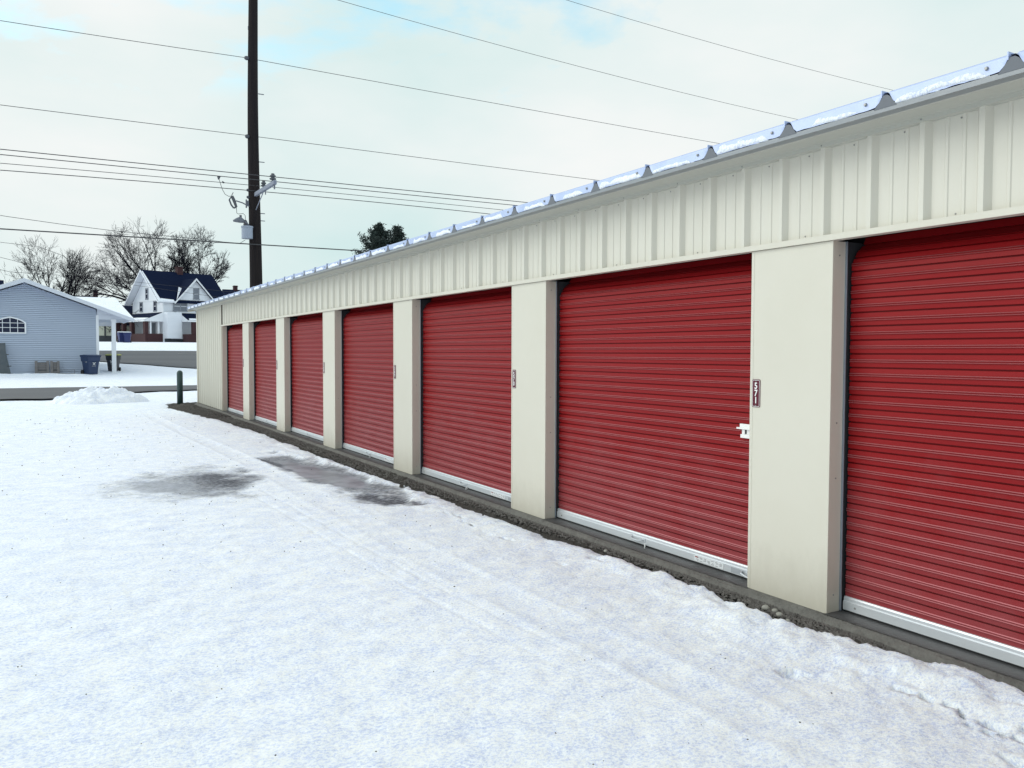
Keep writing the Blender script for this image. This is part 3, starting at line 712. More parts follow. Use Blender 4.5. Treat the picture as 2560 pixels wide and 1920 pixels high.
# street light head
b = MB(); a_ = P(583, 552, -.1); c_ = P(600, 549, -.1); d_ = P(611, 554, -.1); e_ = P(624, 566, -.05)
b.tube([a_, a_*.5+c_*.5, c_, d_], [.03, .075, .11, .05], 10); b.tube([d_, d_*.5+e_*.5+Vector((0,0,.03)), e_], .028, 8)
lh = b.build('lamp_head', m_steel, pole, smooth=True)
b = MB(); b.tube([c_+Vector((.02,0,.08)), c_+Vector((.02,0,.15))], .04, 8); b.build('photocell', m_porc, lh)
# ------------------------------------------------------------------ overhead wires
def wire(pts, Y, r, label, x0=-30, x1=62, xs_=None, n=48):
    q = [onY(x, y, Y) for x, y in pts]; X = np.array([p.x for p in q]); Zz = np.array([p.z for p in q])
    c0 = np.polyfit(X, Zz, 2 if len(q) > 2 else 1)
    if len(q) > 2 and abs(c0[0]) > .0012: # keep a believable sag
        c0 = np.polyfit(X, Zz, 1); c0 = np.array([.0, c0[0], c0[1]])
    xx = np.linspace(x0, x1, n); b = MB()
    def zf(x):
        if xs_ is None: return float(np.polyval(c0, x))
        return float(np.interp(x, X, Zz))
    b.tube([(x-x0, 0, zf(x)-zf(x0)) for x in xx], r, 5)
    o = b.build('overhead_wire', m_cable, loc=(x0, Y, zf(x0))); tag(o, label, 'wire', 'overhead wires on the utility pole')
def wire3(pts, r, label, group='overhead wires on the utility pole', m=None):
    p0 = pts[0]; b = MB(); b.tube([Vector(p)-Vector(p0) for p in pts], r, 5); o = b.build('overhead_wire', m or m_cable, loc=p0); tag(o, label, 'wire', group)
def span(xa, za, xb, zb, sag, Y, n=20): return [(xa+(xb-xa)*t, Y, za+(zb-za)*t-sag*4*t*(1-t)) for t in np.linspace(0, 1, n)]
def two(zl, zp, zr, sl, sr, Y, r, label, xp=PX): # span to the left pole (out of frame) and to the right one
    a = span(-32, zl, xp, zp, sl, Y); c = span(xp, zp, 58, zr, sr, Y); wire3(a+c[1:], r, label)
dy = PYY
two(11.55, 11.52, 11.6, .33, .1, dy-.08, .010, 'topmost thin wire crossing the pole high up, held by the upper side knob', PX-.30)
two(9.0, 8.93, 9.3, .12, .05, dy-.07, .010, 'second thin wire down, held by the lower side knob of the pole', PX-.30)
two(14.35, 14.35, 13.9, .1, .75, dy, .009, 'long thin wire slanting across the middle of the sky from the top edge', PX)
two(16.9, 16.9, 16.6, .1, .75, dy, .009, 'highest thin wire slanting across the upper right corner of the sky', PX)
wire([(0,376),(690,438),(1296,506)], PYY+G1Y, .013, 'upper wire of the close group of four, resting on the outer insulator of the crossarm')
wire([(0,390),(666,446),(1260,513)], PYY+G2Y, .013, 'second wire of the close group of four, resting on the inner insulator of the crossarm')
wire([(0,408),(620,462),(1000,499),(1230,522)], PYY-.18, .010, 'third and thinnest wire of the close group of four beside the pole')
wire([(0,426),(617,473),(1000,515),(1210,532)], PYY-.19, .013, 'lowest wire of the close group of four, tied to the pole spool')
wire([(0,575),(600,602),(900,631)], PYY-.25, .020, 'thick lowest cable passing just under the transformer')
sp = [onY(x, y, PYY-.3) for x, y in ((-60,528),(16,541),(150,560),(300,579),(420,590),(520,600),(560,605),(600,608),(613,600))]
wire3(sp, .008, 'thin service line drooping to the foot of the transformer')
for pts, Yw, lb in (([(-80,598),(0,605.5),(95,616.5),(160,640),(200,676)], 74, 'faint wire running into the bare tree above the garage roof'),
                    ([(-80,623),(0,643),(76,662),(120,676)], 74, 'faint wire sloping behind the bare tree left of the garage peak'),
                    ([(-80,664),(0,674),(27,680),(150,688)], 74, 'faint wire just above the left slope of the garage roof')):
    wire3([onY(x, y, Yw) for x, y in pts], .016, lb, 'faint wires beyond the garage')
for pts, lb in (([(330,704),(560,728),(1000,762)], 'faint wire crossing in front of the white house roof'), ([(330,712),(560,745),(1000,780)], 'second faint wire crossing in front of the white house gable')):
    wire3([onY(x, y, 88) for x, y in pts], .014, lb, 'faint wires in front of the white house')

# ================================================================== GREY GARAGE
ga = empty('grey_garage', (0, 51, .27), 0, 'grey vinyl-sided garage with arched window, white trim and corner porch', 'building')
gz = .27
def GL(mb): mb.v = [(v[0], v[1]-51, v[2]-gz) for v in mb.v]; return mb
AX, AZ, SLP = -.859, 5.47, .382
def rz_(x): return AZ-abs(x-AX)*SLP
b = MB()     # lap siding: real courses
z = gz; i = 0
while z < AZ-.3:
    z1 = z+.1016
    def xr(zz): return min(2.56, AX+(AZ-.26-zz)/SLP)
    xa = -2*-1; 
    ra, rb_ = xr(z), xr(z1); la, lb_ = max(-5.9, 2*AX-ra), max(-5.9, 2*AX-rb_)
    if ra > 2.55: ra = 2.56
    b.add([(la, 50.962, z+.024), (ra, 50.962, z+.024), (rb_, 50.985, z1), (lb_, 50.985, z1)], [(0,1,2,3)])
    b.add([(la, 50.962, z+.024), (ra, 50.962, z+.024), (ra, 51.03, z+.020), (la, 51.03, z+.020)], [(0,3,2,1)])
    b.add([(la, 51.03, z), (ra, 51.03, z), (ra, 51.03, z+.024), (la, 51.03, z+.024)], [(0,1,2,3)])
    z = z1; i += 1
wall = GL(b).build('front_wall', m_siding, ga)
b = MB(); b.prism([(-5.9, 51.02, gz), (2.55, 51.02, gz), (2.55, 51.02, rz_(2.55)-.25), (AX, 51.02, AZ-.25), (-5.9, 51.02, rz_(-5.9)-.25)], (0, 11.8, 0)); GL(b).build('side_wall', m_siding, ga)
b = MB(); b.box(2.53, 2.67, 50.95, 51.15, gz, 3.62); GL(b).build('corner_board', m_wtrim, ga)
# front gable roof and cross wing
b = MB()
for s_ in (1, -1):
    xe = AX+s_*5.27
    b.prism([(AX, 50.35, AZ), (xe, 50.35, rz_(xe)), (xe, 50.35, rz_(xe)-.09), (AX, 50.35, AZ-.09)], (0, 6.8, 0))
GL(b).build('gable_roof', m_snow2, ga)
b = MB()
for s_ in (1, -1):
    xe = AX+s_*5.29
    b.prism([(AX, 50.30, AZ-.02), (xe, 50.30, rz_(xe)-.02), (xe, 50.30, rz_(xe)-.21), (AX, 50.30, AZ-.21)], (0, .045, 0))
    b.prism([(AX, 50.35, AZ-.17), (xe, 50.35, rz_(xe)-.17), (xe, 50.35, rz_(xe)-.19), (AX, 50.35, AZ-.19)], (0, .66, 0))
GL(b).build('fascia', m_fasc, ga)
b = MB(); zr = 4.98
b.prism([(4.41, 50.36, 3.455), (3.95, 57.2, zr), (.42, 57.2, zr)], (0, 0, -.10)); b.prism([(-7.5, 57.2, zr), (3.95, 57.2, zr), (4.4, 63.6, 3.46), (-7.5, 63.6, 3.46)], (0, 0, -.10))
GL(b).build('wing_roof', m_snow2, ga)
b = MB(); b.prism([(2.60, 50.98, 3.42), (4.25, 50.98, 3.42), (4.25, 50.98, 3.50), (2.60, 50.98, 4.05)], (0, .1, 0)); b.box(2.60, 3.30, 50.96, 51.08, 3.38, 3.62); b.box(2.68, 4.28, 51.1, 56.5, 3.40, 3.45)
GL(b).build('porch_beam', m_fasc, ga)
b = MB(); b.box(3.31, 3.53, 50.95, 51.17, gz+.02, 3.42); b.box(3.27, 3.57, 50.91, 51.21, gz, gz+.16); b.box(3.28, 3.56, 50.92, 51.20, 3.28, 3.40); GL(b).build('porch_post', m_wtrim, ga, bevel=.01)
# arched window
wc, wz0, wz1, hw, tp = -1.552, 2.60, 3.10, .665, 3.37
def arch(hw, z0, z1, tp, y, n=16):
    o = [(wc-hw, y, z0), (wc+hw, y, z0)]
    for i in range(n+1): t = 1-2*i/n; o.append((wc+hw*t, y, z1+(tp-z1)*math.sqrt(max(0, 1-(t*.93)**2)-.0)-(tp-z1)*math.sqrt(1-.93**2)*abs(t)))
    return o
b = MB(); A_ = arch(hw+.075, wz0-.07, wz1+.02, tp+.07, 50.90); B_ = arch(hw, wz0, wz1, tp, 50.90); n_ = len(A_)
b.add(A_+B_, [(i, (i+1) % n_, n_+(i+1) % n_, n_+i) for i in range(n_)])
b.add(A_+[(v[0], 51.0, v[2]) for v in A_], [(i, n_+i, n_+(i+1) % n_, (i+1) % n_) for i in range(n_)])
b.add(B_+[(v[0], 51.0, v[2]) for v in B_], [(i, (i+1) % n_, n_+(i+1) % n_, n_+i) for i in range(n_)])
win = GL(b).build('arched_window', m_wtrim, ga)
b = MB(); b.add(arch(hw+.01, wz0-.01, wz1, tp+.01, 50.945), [tuple(range(n_))]); GL(b).build('pane', m_glass, win)
b = MB()
for x in (-.9, -1.207, -1.552, -1.897, -2.2):
    if abs(x-wc) < hw-.03: b.box(x-.014, x+.014, 50.925, 50.944, wz0, wz1+(tp-wz1)*math.sqrt(max(0, 1-((x-wc)/hw*.93)**2))-.1*abs(x-wc)/hw)
for zz in (2.85, 3.10): b.box(wc-hw, wc+hw, 50.92, 50.942, zz-.014, zz+.014)
GL(b).build('muntin', m_wtrim, win)

# wheelie bins
def bin_(x, y, rz, sc, mb_, ml, label, marks=True, snow=False, group=None, cat='bin'):
    r_ = empty('wheelie_bin', (x, y, float(tz(y))+.03), rz, label, cat, group); r_.scale = (sc, sc, sc)
    b = MB()
    def ring(w, d, z, oy=0): return [(-w/2, -d/2+oy, z), (w/2, -d/2+oy, z), (w/2, d/2+oy, z), (-w/2, d/2+oy, z)]
    rings = [ring(.50, .52, .03), ring(.54, .58, .35), ring(.60, .68, .70), ring(.61, .70, .72), ring(.66, .76, .73), ring(.68, .80, .96), ring(.73, .85, .97), ring(.73, .85, 1.01)]
    for q_ in rings: b.v += q_
    for i in range(len(rings)-1):
        for k in range(4): b.f.append((i*4+k, i*4+(k+1) % 4, i*4+4+(k+1) % 4, i*4+4+k))
    b.f.append((3, 2, 1, 0)); b.f.append(tuple(range(len(b.v)-4, len(b.v)))); b.m = [0]*len(b.f)
    b.build('tub', mb_, r_, bevel=.012)
    b = MB(); b.prism([(-.38, -.46, 1.012), (-.38, .42, 1.012), (-.38, .40, 1.06), (-.38, 0, 1.10), (-.38, -.44, 1.05)], (.76, 0, 0)); lid = b.build('lid', ml, r_, bevel=.012)
    if snow: b = MB(); b.prism([(-.34, -.38, 1.075), (-.34, .38, 1.085), (-.34, .30, 1.15), (-.34, -.30, 1.15)], (.68, 0, 0)); b.build('snow_cap', m_snow2, lid, bevel=.03)
    b = MB(); b.bar((-.28, .44, 1.0), (.28, .44, 1.0), .03, .03); b.bar((-.28, .38, .97), (-.28, .45, 1.0), .03, .03); b.bar((.28, .38, .97), (.28, .45, 1.0), .03, .03); b.build('handle', mb_, r_)
    for s_ in (-1, 1):
        b = MB(); b.tube([(s_*.26, .30, .13), (s_*.33, .30, .13)], .13, 14); b.build('wheel', m_rubber, r_)
    if marks:
        b = MB(); b.box(-.06, .06, -.362, -.352, .56, .60); b.box(-.10, .10, -.352, -.342, .47, .48)
        for i in range(3): b.box(-.309, -.300, -.22+.02*i, -.05, .78-.05*i, .80-.05*i)
        b.add([(-.09, -.385, .66), (.0, -.372, .62), (.09, -.385, .66), (.09, -.388, .68), (0, -.375, .64), (-.09, -.388, .68)], [(0,1,4,5), (1,2,3,4)])
        b.build('white_marking', m_white, r_)
    return r_
p = onY(227, 944, 50.1); bin_(p.x, 50.1, .45, 1.0, m_binb, m_binb, 'dark blue wheelie bin standing against the grey garage corner', True)
p = onY(284, 934, 53.2); bin_(p.x, 53.2, -.35, .93, m_bind, m_binl, 'black wheelie bin with yellow lid half hidden behind the white porch post', True)
# pallets, wire rack and boards against the wall
def pallet(x, wdt, ht, label, seed):
    r_ = empty('pallet', (x, 50.55, float(tz(50.5))+.04), 0, label, 'pallet', None); r_.rotation_euler = (-.28, 0, 0)
    for s_ in (0, wdt-.13):
        b = MB(); b.box(s_, s_+.13, -.05, -.02, 0, ht+.02); b.build('slat', m_pallet, r_)
    b = MB(); rr = random.Random(seed); zz = .02
    while zz < ht-.08: hh = rr.uniform(.09, .13); b.box(.03, wdt-.03, .0, .02, zz, zz+hh-.015); zz += hh
    b.build('deck_boards', m_pallet, r_)
    b = MB(); b.box(.0, wdt, -.018, -.001, ht*.30, ht*.36); b.box(.02, wdt-.02, .022, .06, .02, .08); b.build('stringer', m_dkbase, r_)
xa = onY(87, 920, 50.5).x; xb = onY(123, 920, 50.5).x; xc = onY(126, 920, 50.5).x; xd = onY(149, 920, 50.5).x
pallet(xa, xb-xa, .72, 'wider grey wooden pallet leaning on the garage siding', 1); pallet(xc, xd-xc, .71, 'narrow grey wooden pallet leaning right of the wider one', 2)
xa = onY(150, 930, 50.5).x; xb = onY(187, 930, 50.5).x
b = MB(); zb = float(tz(50.4))+.03
for x in (xa, xb):
    for y in (50.35, 50.65): b.bar((x, y, zb), (x, y, zb+.27), .018, .018)
for zz in (zb+.05, zb+.25):
    b.bar((xa, 50.35, zz), (xb, 50.35, zz), .014, .014); b.bar((xa, 50.65, zz), (xb, 50.65, zz), .014, .014)
for k in range(14): x = xa+(xb-xa)*k/13; b.bar((x, 50.35, zb+.06), (x, 50.35, zb+.24), .006, .006); b.bar((x, 50.35, zb+.06), (x, 50.65, zb+.06), .006, .006)
b.v = [(v[0]-xa, v[1]-50.35, v[2]-zb) for v in b.v]
tag(b.build('wire_rack', m_wire, loc=(xa, 50.35, zb)), 'low wire rack lying on the snow between the pallets and the blue bin', 'rack')
for k, (xt, yt, xb_, yb_, w_, lb) in enumerate(((2, 858, 9, 950, .40, 'broad blue grey panel leaning on the garage at the left edge of the photo'), (5, 868, 19, 951, .16, 'dark board leaning beside the blue grey panel'), (9, 872, 25, 953, .13, 'outermost weathered board with pegs leaning on the garage'))):
    t_ = onY(xt, yt, 50.85-.02*k); q_ = onY(xb_, yb_, 49.9-.06*k); q_.z = float(tz(49.9))+.03
    b = MB(); d_ = t_-q_; b.bar((0,0,0), d_, w_, .035, upv=(0, -1, .3))
    o = b.build('leaning_board', m_board, loc=q_); tag(o, lb, 'board', 'boards leaning on the garage')
    if k == 2:
        b = MB()
        for t in (.06, .35, .78): c_ = d_*t; b.bar(c_+Vector((-.02,-.03,0)), c_+Vector((.17,-.03,.0)), .04, .05)
        b.build('peg', m_dkbase, o)

# ================================================================== WHITE HOUSE
HB = Vector((13.402, 113.587, 2.74)); an = R(71.6)
ho = empty('white_house', HB, math.atan2(math.cos(an), math.sin(an)), 'white two-storey clapboard house with dark blue-black gable roof and brick porches', 'house')
def part(mb, name, m, parent=ho, **k): return mb.build(name, m, parent, **k)
HVV = 9.0; EZ = 5.40; RZ = 9.65; HU = 8.9; vm = HVV/2
# local axes: x = along the ridge (u), y = back (v)
b = MB(); b.prism([(0, 0, 0), (0, HVV, 0), (0, HVV, EZ+.05), (0, vm, RZ-.25), (0, 0, EZ+.05)], (HU, 0, 0)); part(b, 'wall', m_hwhite)
b = MB(); sl = (RZ-EZ)/(vm+.35)
for s_ in (-1, 1):
    ye = vm+s_*(vm+.45); ze = RZ-(vm+.45)*sl
    b.prism([(-.85, vm, RZ), (-.85, ye, ze), (-.85, ye, ze-.14), (-.85, vm, RZ-.16)], (HU+1.1, 0, 0))
rf = part(b, 'roof', m_shing)
b = MB()
for s_ in (-1, 1):
    ye = vm+s_*(vm+.50); ze = RZ-(vm+.50)*sl
    b.prism([(-.92, vm, RZ-.02), (-.92, ye, ze-.02), (-.92, ye, ze-.24), (-.92, vm, RZ-.26)], (.06, 0, 0))
    b.prism([(-.86, vm, RZ-.17), (-.86, ye, ze-.17), (-.86, ye, ze-.19), (-.86, vm, RZ-.20)], (.86, 0, 0))
b.box(-.86, 1.5, -.54, -.46, EZ-.22, EZ-.02); part(b, 'bargeboard', m_hwhite)
b = MB(); ye = -.45; ze = RZ-(vm+.45)*sl    # snow caught at the rake and the eave
b.prism([(-.84, vm-.3, RZ-.25), (-.84, ye, ze+.02), (-.40, ye, ze+.02), (-.70, vm-.3, RZ-.25)], (0, 0, .05)); b.prism([(-.4, ye, ze+.02), (1.3, ye, ze+.02), (1.3, ye+.22, ze+.24), (-.4, ye+.35, ze+.37)], (0, 0, .04))
b.prism([(1.55, -.55, 5.45), (1.75, -.35, 5.7), (3.1, 1.2, 7.15), (2.75, 1.35, 7.3)], (0, 0, .12))
part(b, 'roof_snow', m_snow2, rf)
b = MB(); b.box(4.0, 4.75, vm-.4, vm+.35, RZ-.4, RZ+.75); b.box(3.93, 4.82, vm-.47, vm+.42, RZ+.62, RZ+.72); part(b, 'chimney', m_brick, rf)
# cross gable
cu, cz, ce, chw = 4.30, 8.56, 5.40, 2.85
b = MB(); b.prism([(cu-chw+.3, -.06, 3.9), (cu+chw-.3, -.06, 3.9), (cu+chw-.3, -.06, ce+.3), (cu, -.06, cz-.2), (cu-chw+.3, -.06, ce+.3)], (0, 3.5, 0)); part(b, 'gable_wall', m_hwhite)
b = MB(); csl = (cz-ce)/chw
for s_ in (-1, 1):
    xe = cu+s_*(chw+.1); ze = cz-(chw+.1)*csl
    b.prism([(cu, -.5, cz), (xe, -.5, ze), (xe, -.5, ze-.13), (cu, -.5, cz-.15)], (0, 4.6, 0))
part(b, 'gable_roof', m_shing)
b = MB()
for s_ in (-1, 1):
    xe = cu+s_*(chw+.15); ze = cz-(chw+.15)*csl
    b.prism([(cu, -.56, cz+.0), (xe, -.56, ze), (xe, -.56, ze-.22), (cu, -.56, cz-.26)], (0, .055, 0))
part(b, 'bargeboard', m_wtrim)
b = MB(); b.box(-.03, HU, -.09, -.061, 3.93, 4.03); b.box(cu-chw+.3, cu+chw-.3, -.12, -.065, 5.52, 5.62); b.box(-.06, -.003, .0, HVV, 5.50, 5.60); b.box(-.06, -.003, 0, HVV, 3.95, 4.05)
b.box(-.10, .10, -.10, .10, 0, EZ); part(b, 'belt_board', m_wtrim)
def hwin(x0, x1, z0, z1, yv, split=1, glass=m_glass2):
    b = MB(); f_ = .12
    b.box(x0, x1, yv-.07, yv-.01, z1-f_, z1); b.box(x0-.06, x1+.06, yv-.10, yv-.01, z0, z0+f_); b.box(x0, x0+f_, yv-.065, yv-.01, z0+f_, z1-f_); b.box(x1-f_, x1, yv-.065, yv-.01, z0+f_, z1-f_)
    for i in range(1, split): c_ = x0+(x1-x0)*i/split; b.box(c_-.08, c_+.08, yv-.06, yv-.01, z0+f_, z1-f_)
    w_ = part(b, 'window', m_wframe)
    b = MB(); b.box(x0+f_, x1-f_, yv-.03, yv-.005, z0+f_, z1-f_); part(b, 'pane', glass, w_)
    b = MB(); zm = (z0+z1)/2; b.box(x0+f_, x1-f_, yv-.055, yv-.031, zm-.035, zm+.035); part(b, 'sash_bar', m_wtrim, w_)
hwin(1.30, 3.20, 4.12, 5.45, -.06, 2); hwin(4.05, 4.87, 5.75, 7.25, -.06); hwin(4.40, 5.9, 4.12, 5.40, -.06, 2)
def gwin(v0, v1, z0, z1):
    b = MB(); f_ = .16
    b.box(-.07, -.01, v0, v1, z1-f_, z1); b.box(-.09, -.01, v0, v1, z0, z0+f_); b.box(-.065, -.01, v0, v0+f_, z0+f_, z1-f_); b.box(-.065, -.01, v1-f_, v1, z0+f_, z1-f_)
    w_ = part(b, 'window', m_wframe); b = MB(); b.box(-.03, -.005, v0+f_, v1-f_, z0+f_, z1-f_); part(b, 'pane', m_glass, w_)
    b = MB(); zm = (z0+z1)/2; b.box(-.055, -.031, v0+f_, v1-f_, zm-.035, zm+.035); part(b, 'sash_bar', m_wtrim, w_)
gwin(4.15, 5.0, 5.72, 7.25); gwin(5.85, 6.75, 4.12, 5.5); gwin(1.75, 2.7, 4.08, 5.5)
b = MB(); b.box(-.22, -.01, 1.30, 1.55, 5.15, 5.38); part(b, 'wall_lamp', m_dkbase)
# bay between the porches
b = MB(); b.prism([(.10, -.9, .55), (2.05, -.9, .55), (2.25, 0, .55), (-.10, 0, .55)], (0, 0, 3.38)); part(b, 'bay', m_hwhite)
# porches
def porch_side(u0, u1, v0, name='porch'):
    pass
b = MB(); b.prism([(2.1, -.01, 3.92), (2.1, -2.35, 2.90), (2.1, -2.35, 2.80), (2.1, -.01, 3.80)], (6.8, 0, 0)); pr = part(b, 'porch_roof', m_shing)
b = MB(); b.prism([(2.06, -.01, 3.94), (2.06, -2.4, 2.90), (2.06, -2.4, 2.72), (2.06, -.01, 2.72)], (.05, 0, 0)); b.box(2.06, 8.9, -2.42, -2.33, 2.70, 2.90); part(b, 'porch_trim', m_wtrim, pr)
b = MB(); b.prism([(2.3, -2.38, 2.93), (8.85, -2.38, 2.93), (8.85, -1.7, 3.23), (2.5, -1.9, 3.14)], (0, 0, .03)); part(b, 'porch_snow', m_snow2, pr)
b = MB(); b.box(2.35, 8.8, -2.25, -2.02, -.1, 1.12); b.box(2.12, 2.35, -2.25, -.95, -.1, 1.12); part(b, 'porch_wall', m_brick)
for x in (2.75, 6.2, 8.3):
    b = MB(); b.box(x, x+.60, -2.32, -1.95, 1.12, 2.72); part(b, 'porch_column', m_brick)
b = MB(); b.prism([(-.01, -.15, 3.92), (-2.45, -.15, 2.88), (-2.45, -.15, 2.78), (-.01, -.15, 3.80)], (0, 9.3, 0)); pr = part(b, 'porch_roof', m_shing)
b = MB(); b.prism([(-.01, -.2, 3.94), (-2.5, -.2, 2.88), (-2.5, -.2, 2.70), (-.01, -.2, 2.70)], (0, .05, 0)); b.box(-2.52, -2.43, -.2, 9.2, 2.68, 2.88); b.prism([(-.01, 9.16, 3.94), (-2.5, 9.16, 2.88), (-2.5, 9.16, 2.70), (-.01, 9.16, 2.70)], (0, .05, 0)); part(b, 'porch_trim', m_wtrim, pr)
b = MB(); b.prism([(-2.42, 0, 2.915), (-1.9, 0, 3.14), (-1.6, 5, 3.27), (-2.42, 5, 2.915)], (0, 0, .03)); part(b, 'porch_snow', m_snow2, pr)
b = MB(); b.box(-2.35, -2.1, 0, 4.6, -.1, 1.15); b.box(-2.1, -.02, -.05, .22, -.1, 1.15); b.box(-2.35, -2.1, 6.4, 9.0, -.1, 1.15); part(b, 'porch_wall', m_brick)
for v0 in (-.05, 3.9, 6.4, 8.4):
    b = MB(); b.box(-2.4, -1.95, v0, v0+.55, 1.15, 2.70); part(b, 'porch_column', m_brick)
b = MB(); b.box(-.65, -.45, .12, .40, 1.15, 2.70); b.box(-1.75, -1.55, 0, .2, 1.15, 2.7); part(b, 'porch_column', m_wtrim)
b = MB(); b.box(-.05, -.004, 2.2, 3.3, .35, 2.6); part(b, 'door', m_wframe)
b = MB()
for i in range(4): b.box(-2.95-.3*i, -2.1, 4.7, 6.3, -.15, .62-.18*i)
part(b, 'steps', m_conc)
b = MB(); b.box(-2.6, -2.55, 4.75, 4.80, 0, 1.3); b.box(-3.5, -3.45, 4.75, 4.8, -.2, .9); b.bar((-3.47, 4.77, .9), (-2.57, 4.77, 1.3), .05, .05); part(b, 'railing', m_dkbase)
b = MB(); b.box(1.0, 8.85, -.06, HVV-.1, -.6, .5); b.box(-.05, 1.0, -.04, 1.0, -.6, .53); part(b, 'foundation', m_dkbase)
# carts by the steps
p = onY(304, 855, 107.5); bin_(p.x, 107.5, .2, 1.12, m_blue, m_blue, 'blue cart with a cap of snow, left of the pair beside the brick porch', False, True, None, 'bin')
p = onY(319, 856, 106.5); bin_(p.x, 106.5, -.2, 1.12, m_blue, m_blue, 'blue cart nearer the porch steps, right of the pair', False, True, None, 'bin')

# pale yellow house beyond the porch post
p = onY(236, 800, 122); yh = empty('yellow_house', (p.x, 122, 3.15), 0, 'pale yellow low house with dark base seen between the garage and its porch post', 'house')
b = MB(); b.box(-6, 5.2, 0, 8, .55, 3.4); b.build('wall', m_yel, yh); b = MB(); b.box(-6.05, 5.25, -.05, 8.05, -.6, .55); b.build('base', m_dkbase, yh)
b = MB(); b.prism([(-6.6, -.7, 3.25), (-6.6, 4, 4.9), (-6.6, 8.7, 3.25), (-6.6, 8.7, 3.1), (-6.6, -.7, 3.1)], (12.4, 0, 0)); b.build('roof', m_shing, yh)
b = MB(); b.box(3.0, 4.7, -.06, 0, 1.9, 3.05); w_ = b.build('window', m_wframe, yh); b = MB(); b.box(3.1, 4.6, -.08, -.061, 2.0, 2.95); b.build('pane', m_glass, w_)
b = MB(); b.tube([(1.25, -.12, .3), (1.25, -.12, 3.2)], .10, 8); b.build('downpipe', m_dkbase, yh)
b = MB(); b.box(-5, -3.4, -.05, 0, 1.6, 3.0); b.build('window', m_glass2, yh)
# far roofs
def far_house(pl, pr, ridge_y, Y, label, ch=None, cat='house', base=None, hh=2.6):
    a = onY(pl, ridge_y, Y+4); c_ = onY(pr, ridge_y, Y+4); g_ = float(tz(Y)); rzv = a.z-g_
    h_ = empty('far_house', (a.x, Y, g_), 0, label, cat); w_ = c_.x-a.x
    b = MB(); b.box(.3, w_-.3, 0, 8, -.5, rzv-hh+.02); b.build('wall', m_siding, h_)
    b = MB(); b.prism([(0, -.5, rzv-hh), (0, 4, rzv), (0, 8.5, rzv-hh), (0, 8.5, rzv-hh-.15), (0, -.5, rzv-hh-.15)], (w_, 0, 0)); rf_ = b.build('roof', m_shing, h_)
    if ch:
        x0 = onY(ch[0], ridge_y, Y+4).x-a.x; x1 = onY(ch[1], ridge_y, Y+4).x-a.x; zt = onY(ch[0], ch[2], Y+4).z-g_
        b = MB(); b.box(x0, x1, 3.6, 4.5, rzv-.5, zt); b.box(x0-.06, x1+.06, 3.54, 4.56, zt-.18, zt-.08); b.build('chimney', m_brick, rf_)
far_house(120, 243, 737, 150, 'dark roofed house with a square chimney showing above the snowy garage roof', (233, 244.5, 725))
far_house(556, 640, 723, 140, 'dark roofed house whose brown chimney shows over the far end of the storage roof', (583.5, 593, 714))
far_house(-60, 9, 698, 150, 'pale roofed house at the left edge behind the garage peak')

# ================================================================== TREES
def tree(name, base, fork_z, limbs, label, seed, trunk_r, env=None, twig=.016, depth=6, group=None, cat='bare tree', dens=1.0, drop=0.0, r0=.55):
    rr = random.Random(seed); t_ = empty(name, base, 0, label, cat, group); tr = MB(); br = MB()
    tr.tube([(0, 0, -.5), (rr.uniform(-.1,.1), 0, fork_z*.5), (0, 0, fork_z)], [trunk_r*1.25, trunk_r, trunk_r*.9], 10)
    def grow(p, d, L, r, dep):
        n = 5 if dep > 2 else (3 if dep > 0 else 2); pts = [p]; dd = d.copy(); q = p.copy()
        for i in range(n):
            j = .10 if dep > 2 else .17
            dd = (dd+Vector((rr.uniform(-j, j), rr.uniform(-j, j), rr.uniform(-j, j)+.02-drop*.05))).normalized()
            q = q+dd*(L/n); pts.append(q.copy())
            if env and ((q.x-env[0])/env[2])**2+((q.z-env[1])/env[3])**2+(q.y/env[2])**2 > rr.uniform(.82, 1.12) and q.z > env[1]-env[3]*.8: dep = 0; break
        n = len(pts)-1
        r1 = max(r*.5, twig*.5); rs = [r+(r1-r)*i/n for i in range(n+1)]
        (tr if r > trunk_r*.45 else br).tube(pts, rs, 6 if r > .08 else (4 if r > .035 else 3), cap=False)
        if dep <= 0: return
        kids = max(2, int(round((rr.choice((4, 5)) if dep > 1 else rr.choice((4, 5, 6)))*dens)))
        for k in range(kids):
            t = 1.0 if k < 2 else rr.uniform(.3, .95); f_ = t*n; i = min(int(f_), n-1); pp = pts[i].lerp(pts[i+1], f_-i)
            bd_ = (pts[i+1]-pts[i]).normalized(); ax = bd_.cross(Vector((rr.uniform(-1,1), rr.uniform(-1,1), rr.uniform(-1,1)))).normalized()
            ang = rr.uniform(.15, .45) if k < 2 else rr.uniform(.45, .95)
            nd = (Matrix.Rotation(ang, 3, ax) @ bd_).normalized()
            sc = rr.uniform(.60, .82) if k < 2 else rr.uniform(.40, .66)
            grow(pp, nd, L*sc, max((rs[i]*(.68 if k < 2 else .45)), twig), dep-1)
    for (d, L, r, z0) in limbs: grow(Vector((0, 0, z0)), Vector(d).normalized(), L, r, depth)
    tr.build('trunk', m_bark, t_); br.build('crown', m_bark, t_)
def base_at(px, Y): p = onY(px, 850, Y); return (p.x, Y, float(tz(Y)))
tree('bare_tree', base_at(141, 78), 3.3, [((-.15,.1,1), 2.3, .13, 3.2), ((.2,-.2,1), 2.1, .12, 3.2), ((-.9,.1,.70), 2.6, .11, 2.8), ((-.45,-.2,1), 2.4, .11, 3.0), ((-1,.1,.15), 2.0, .09, 2.9), ((-1.0,-.3,.35), 2.2, .10, 2.9)],
     'bare tree with many slender upright limbs behind the garage, left of its pair', 3, .17, env=(-.55, 6.6, 3.5, 3.3), twig=.009, depth=5, dens=.88)
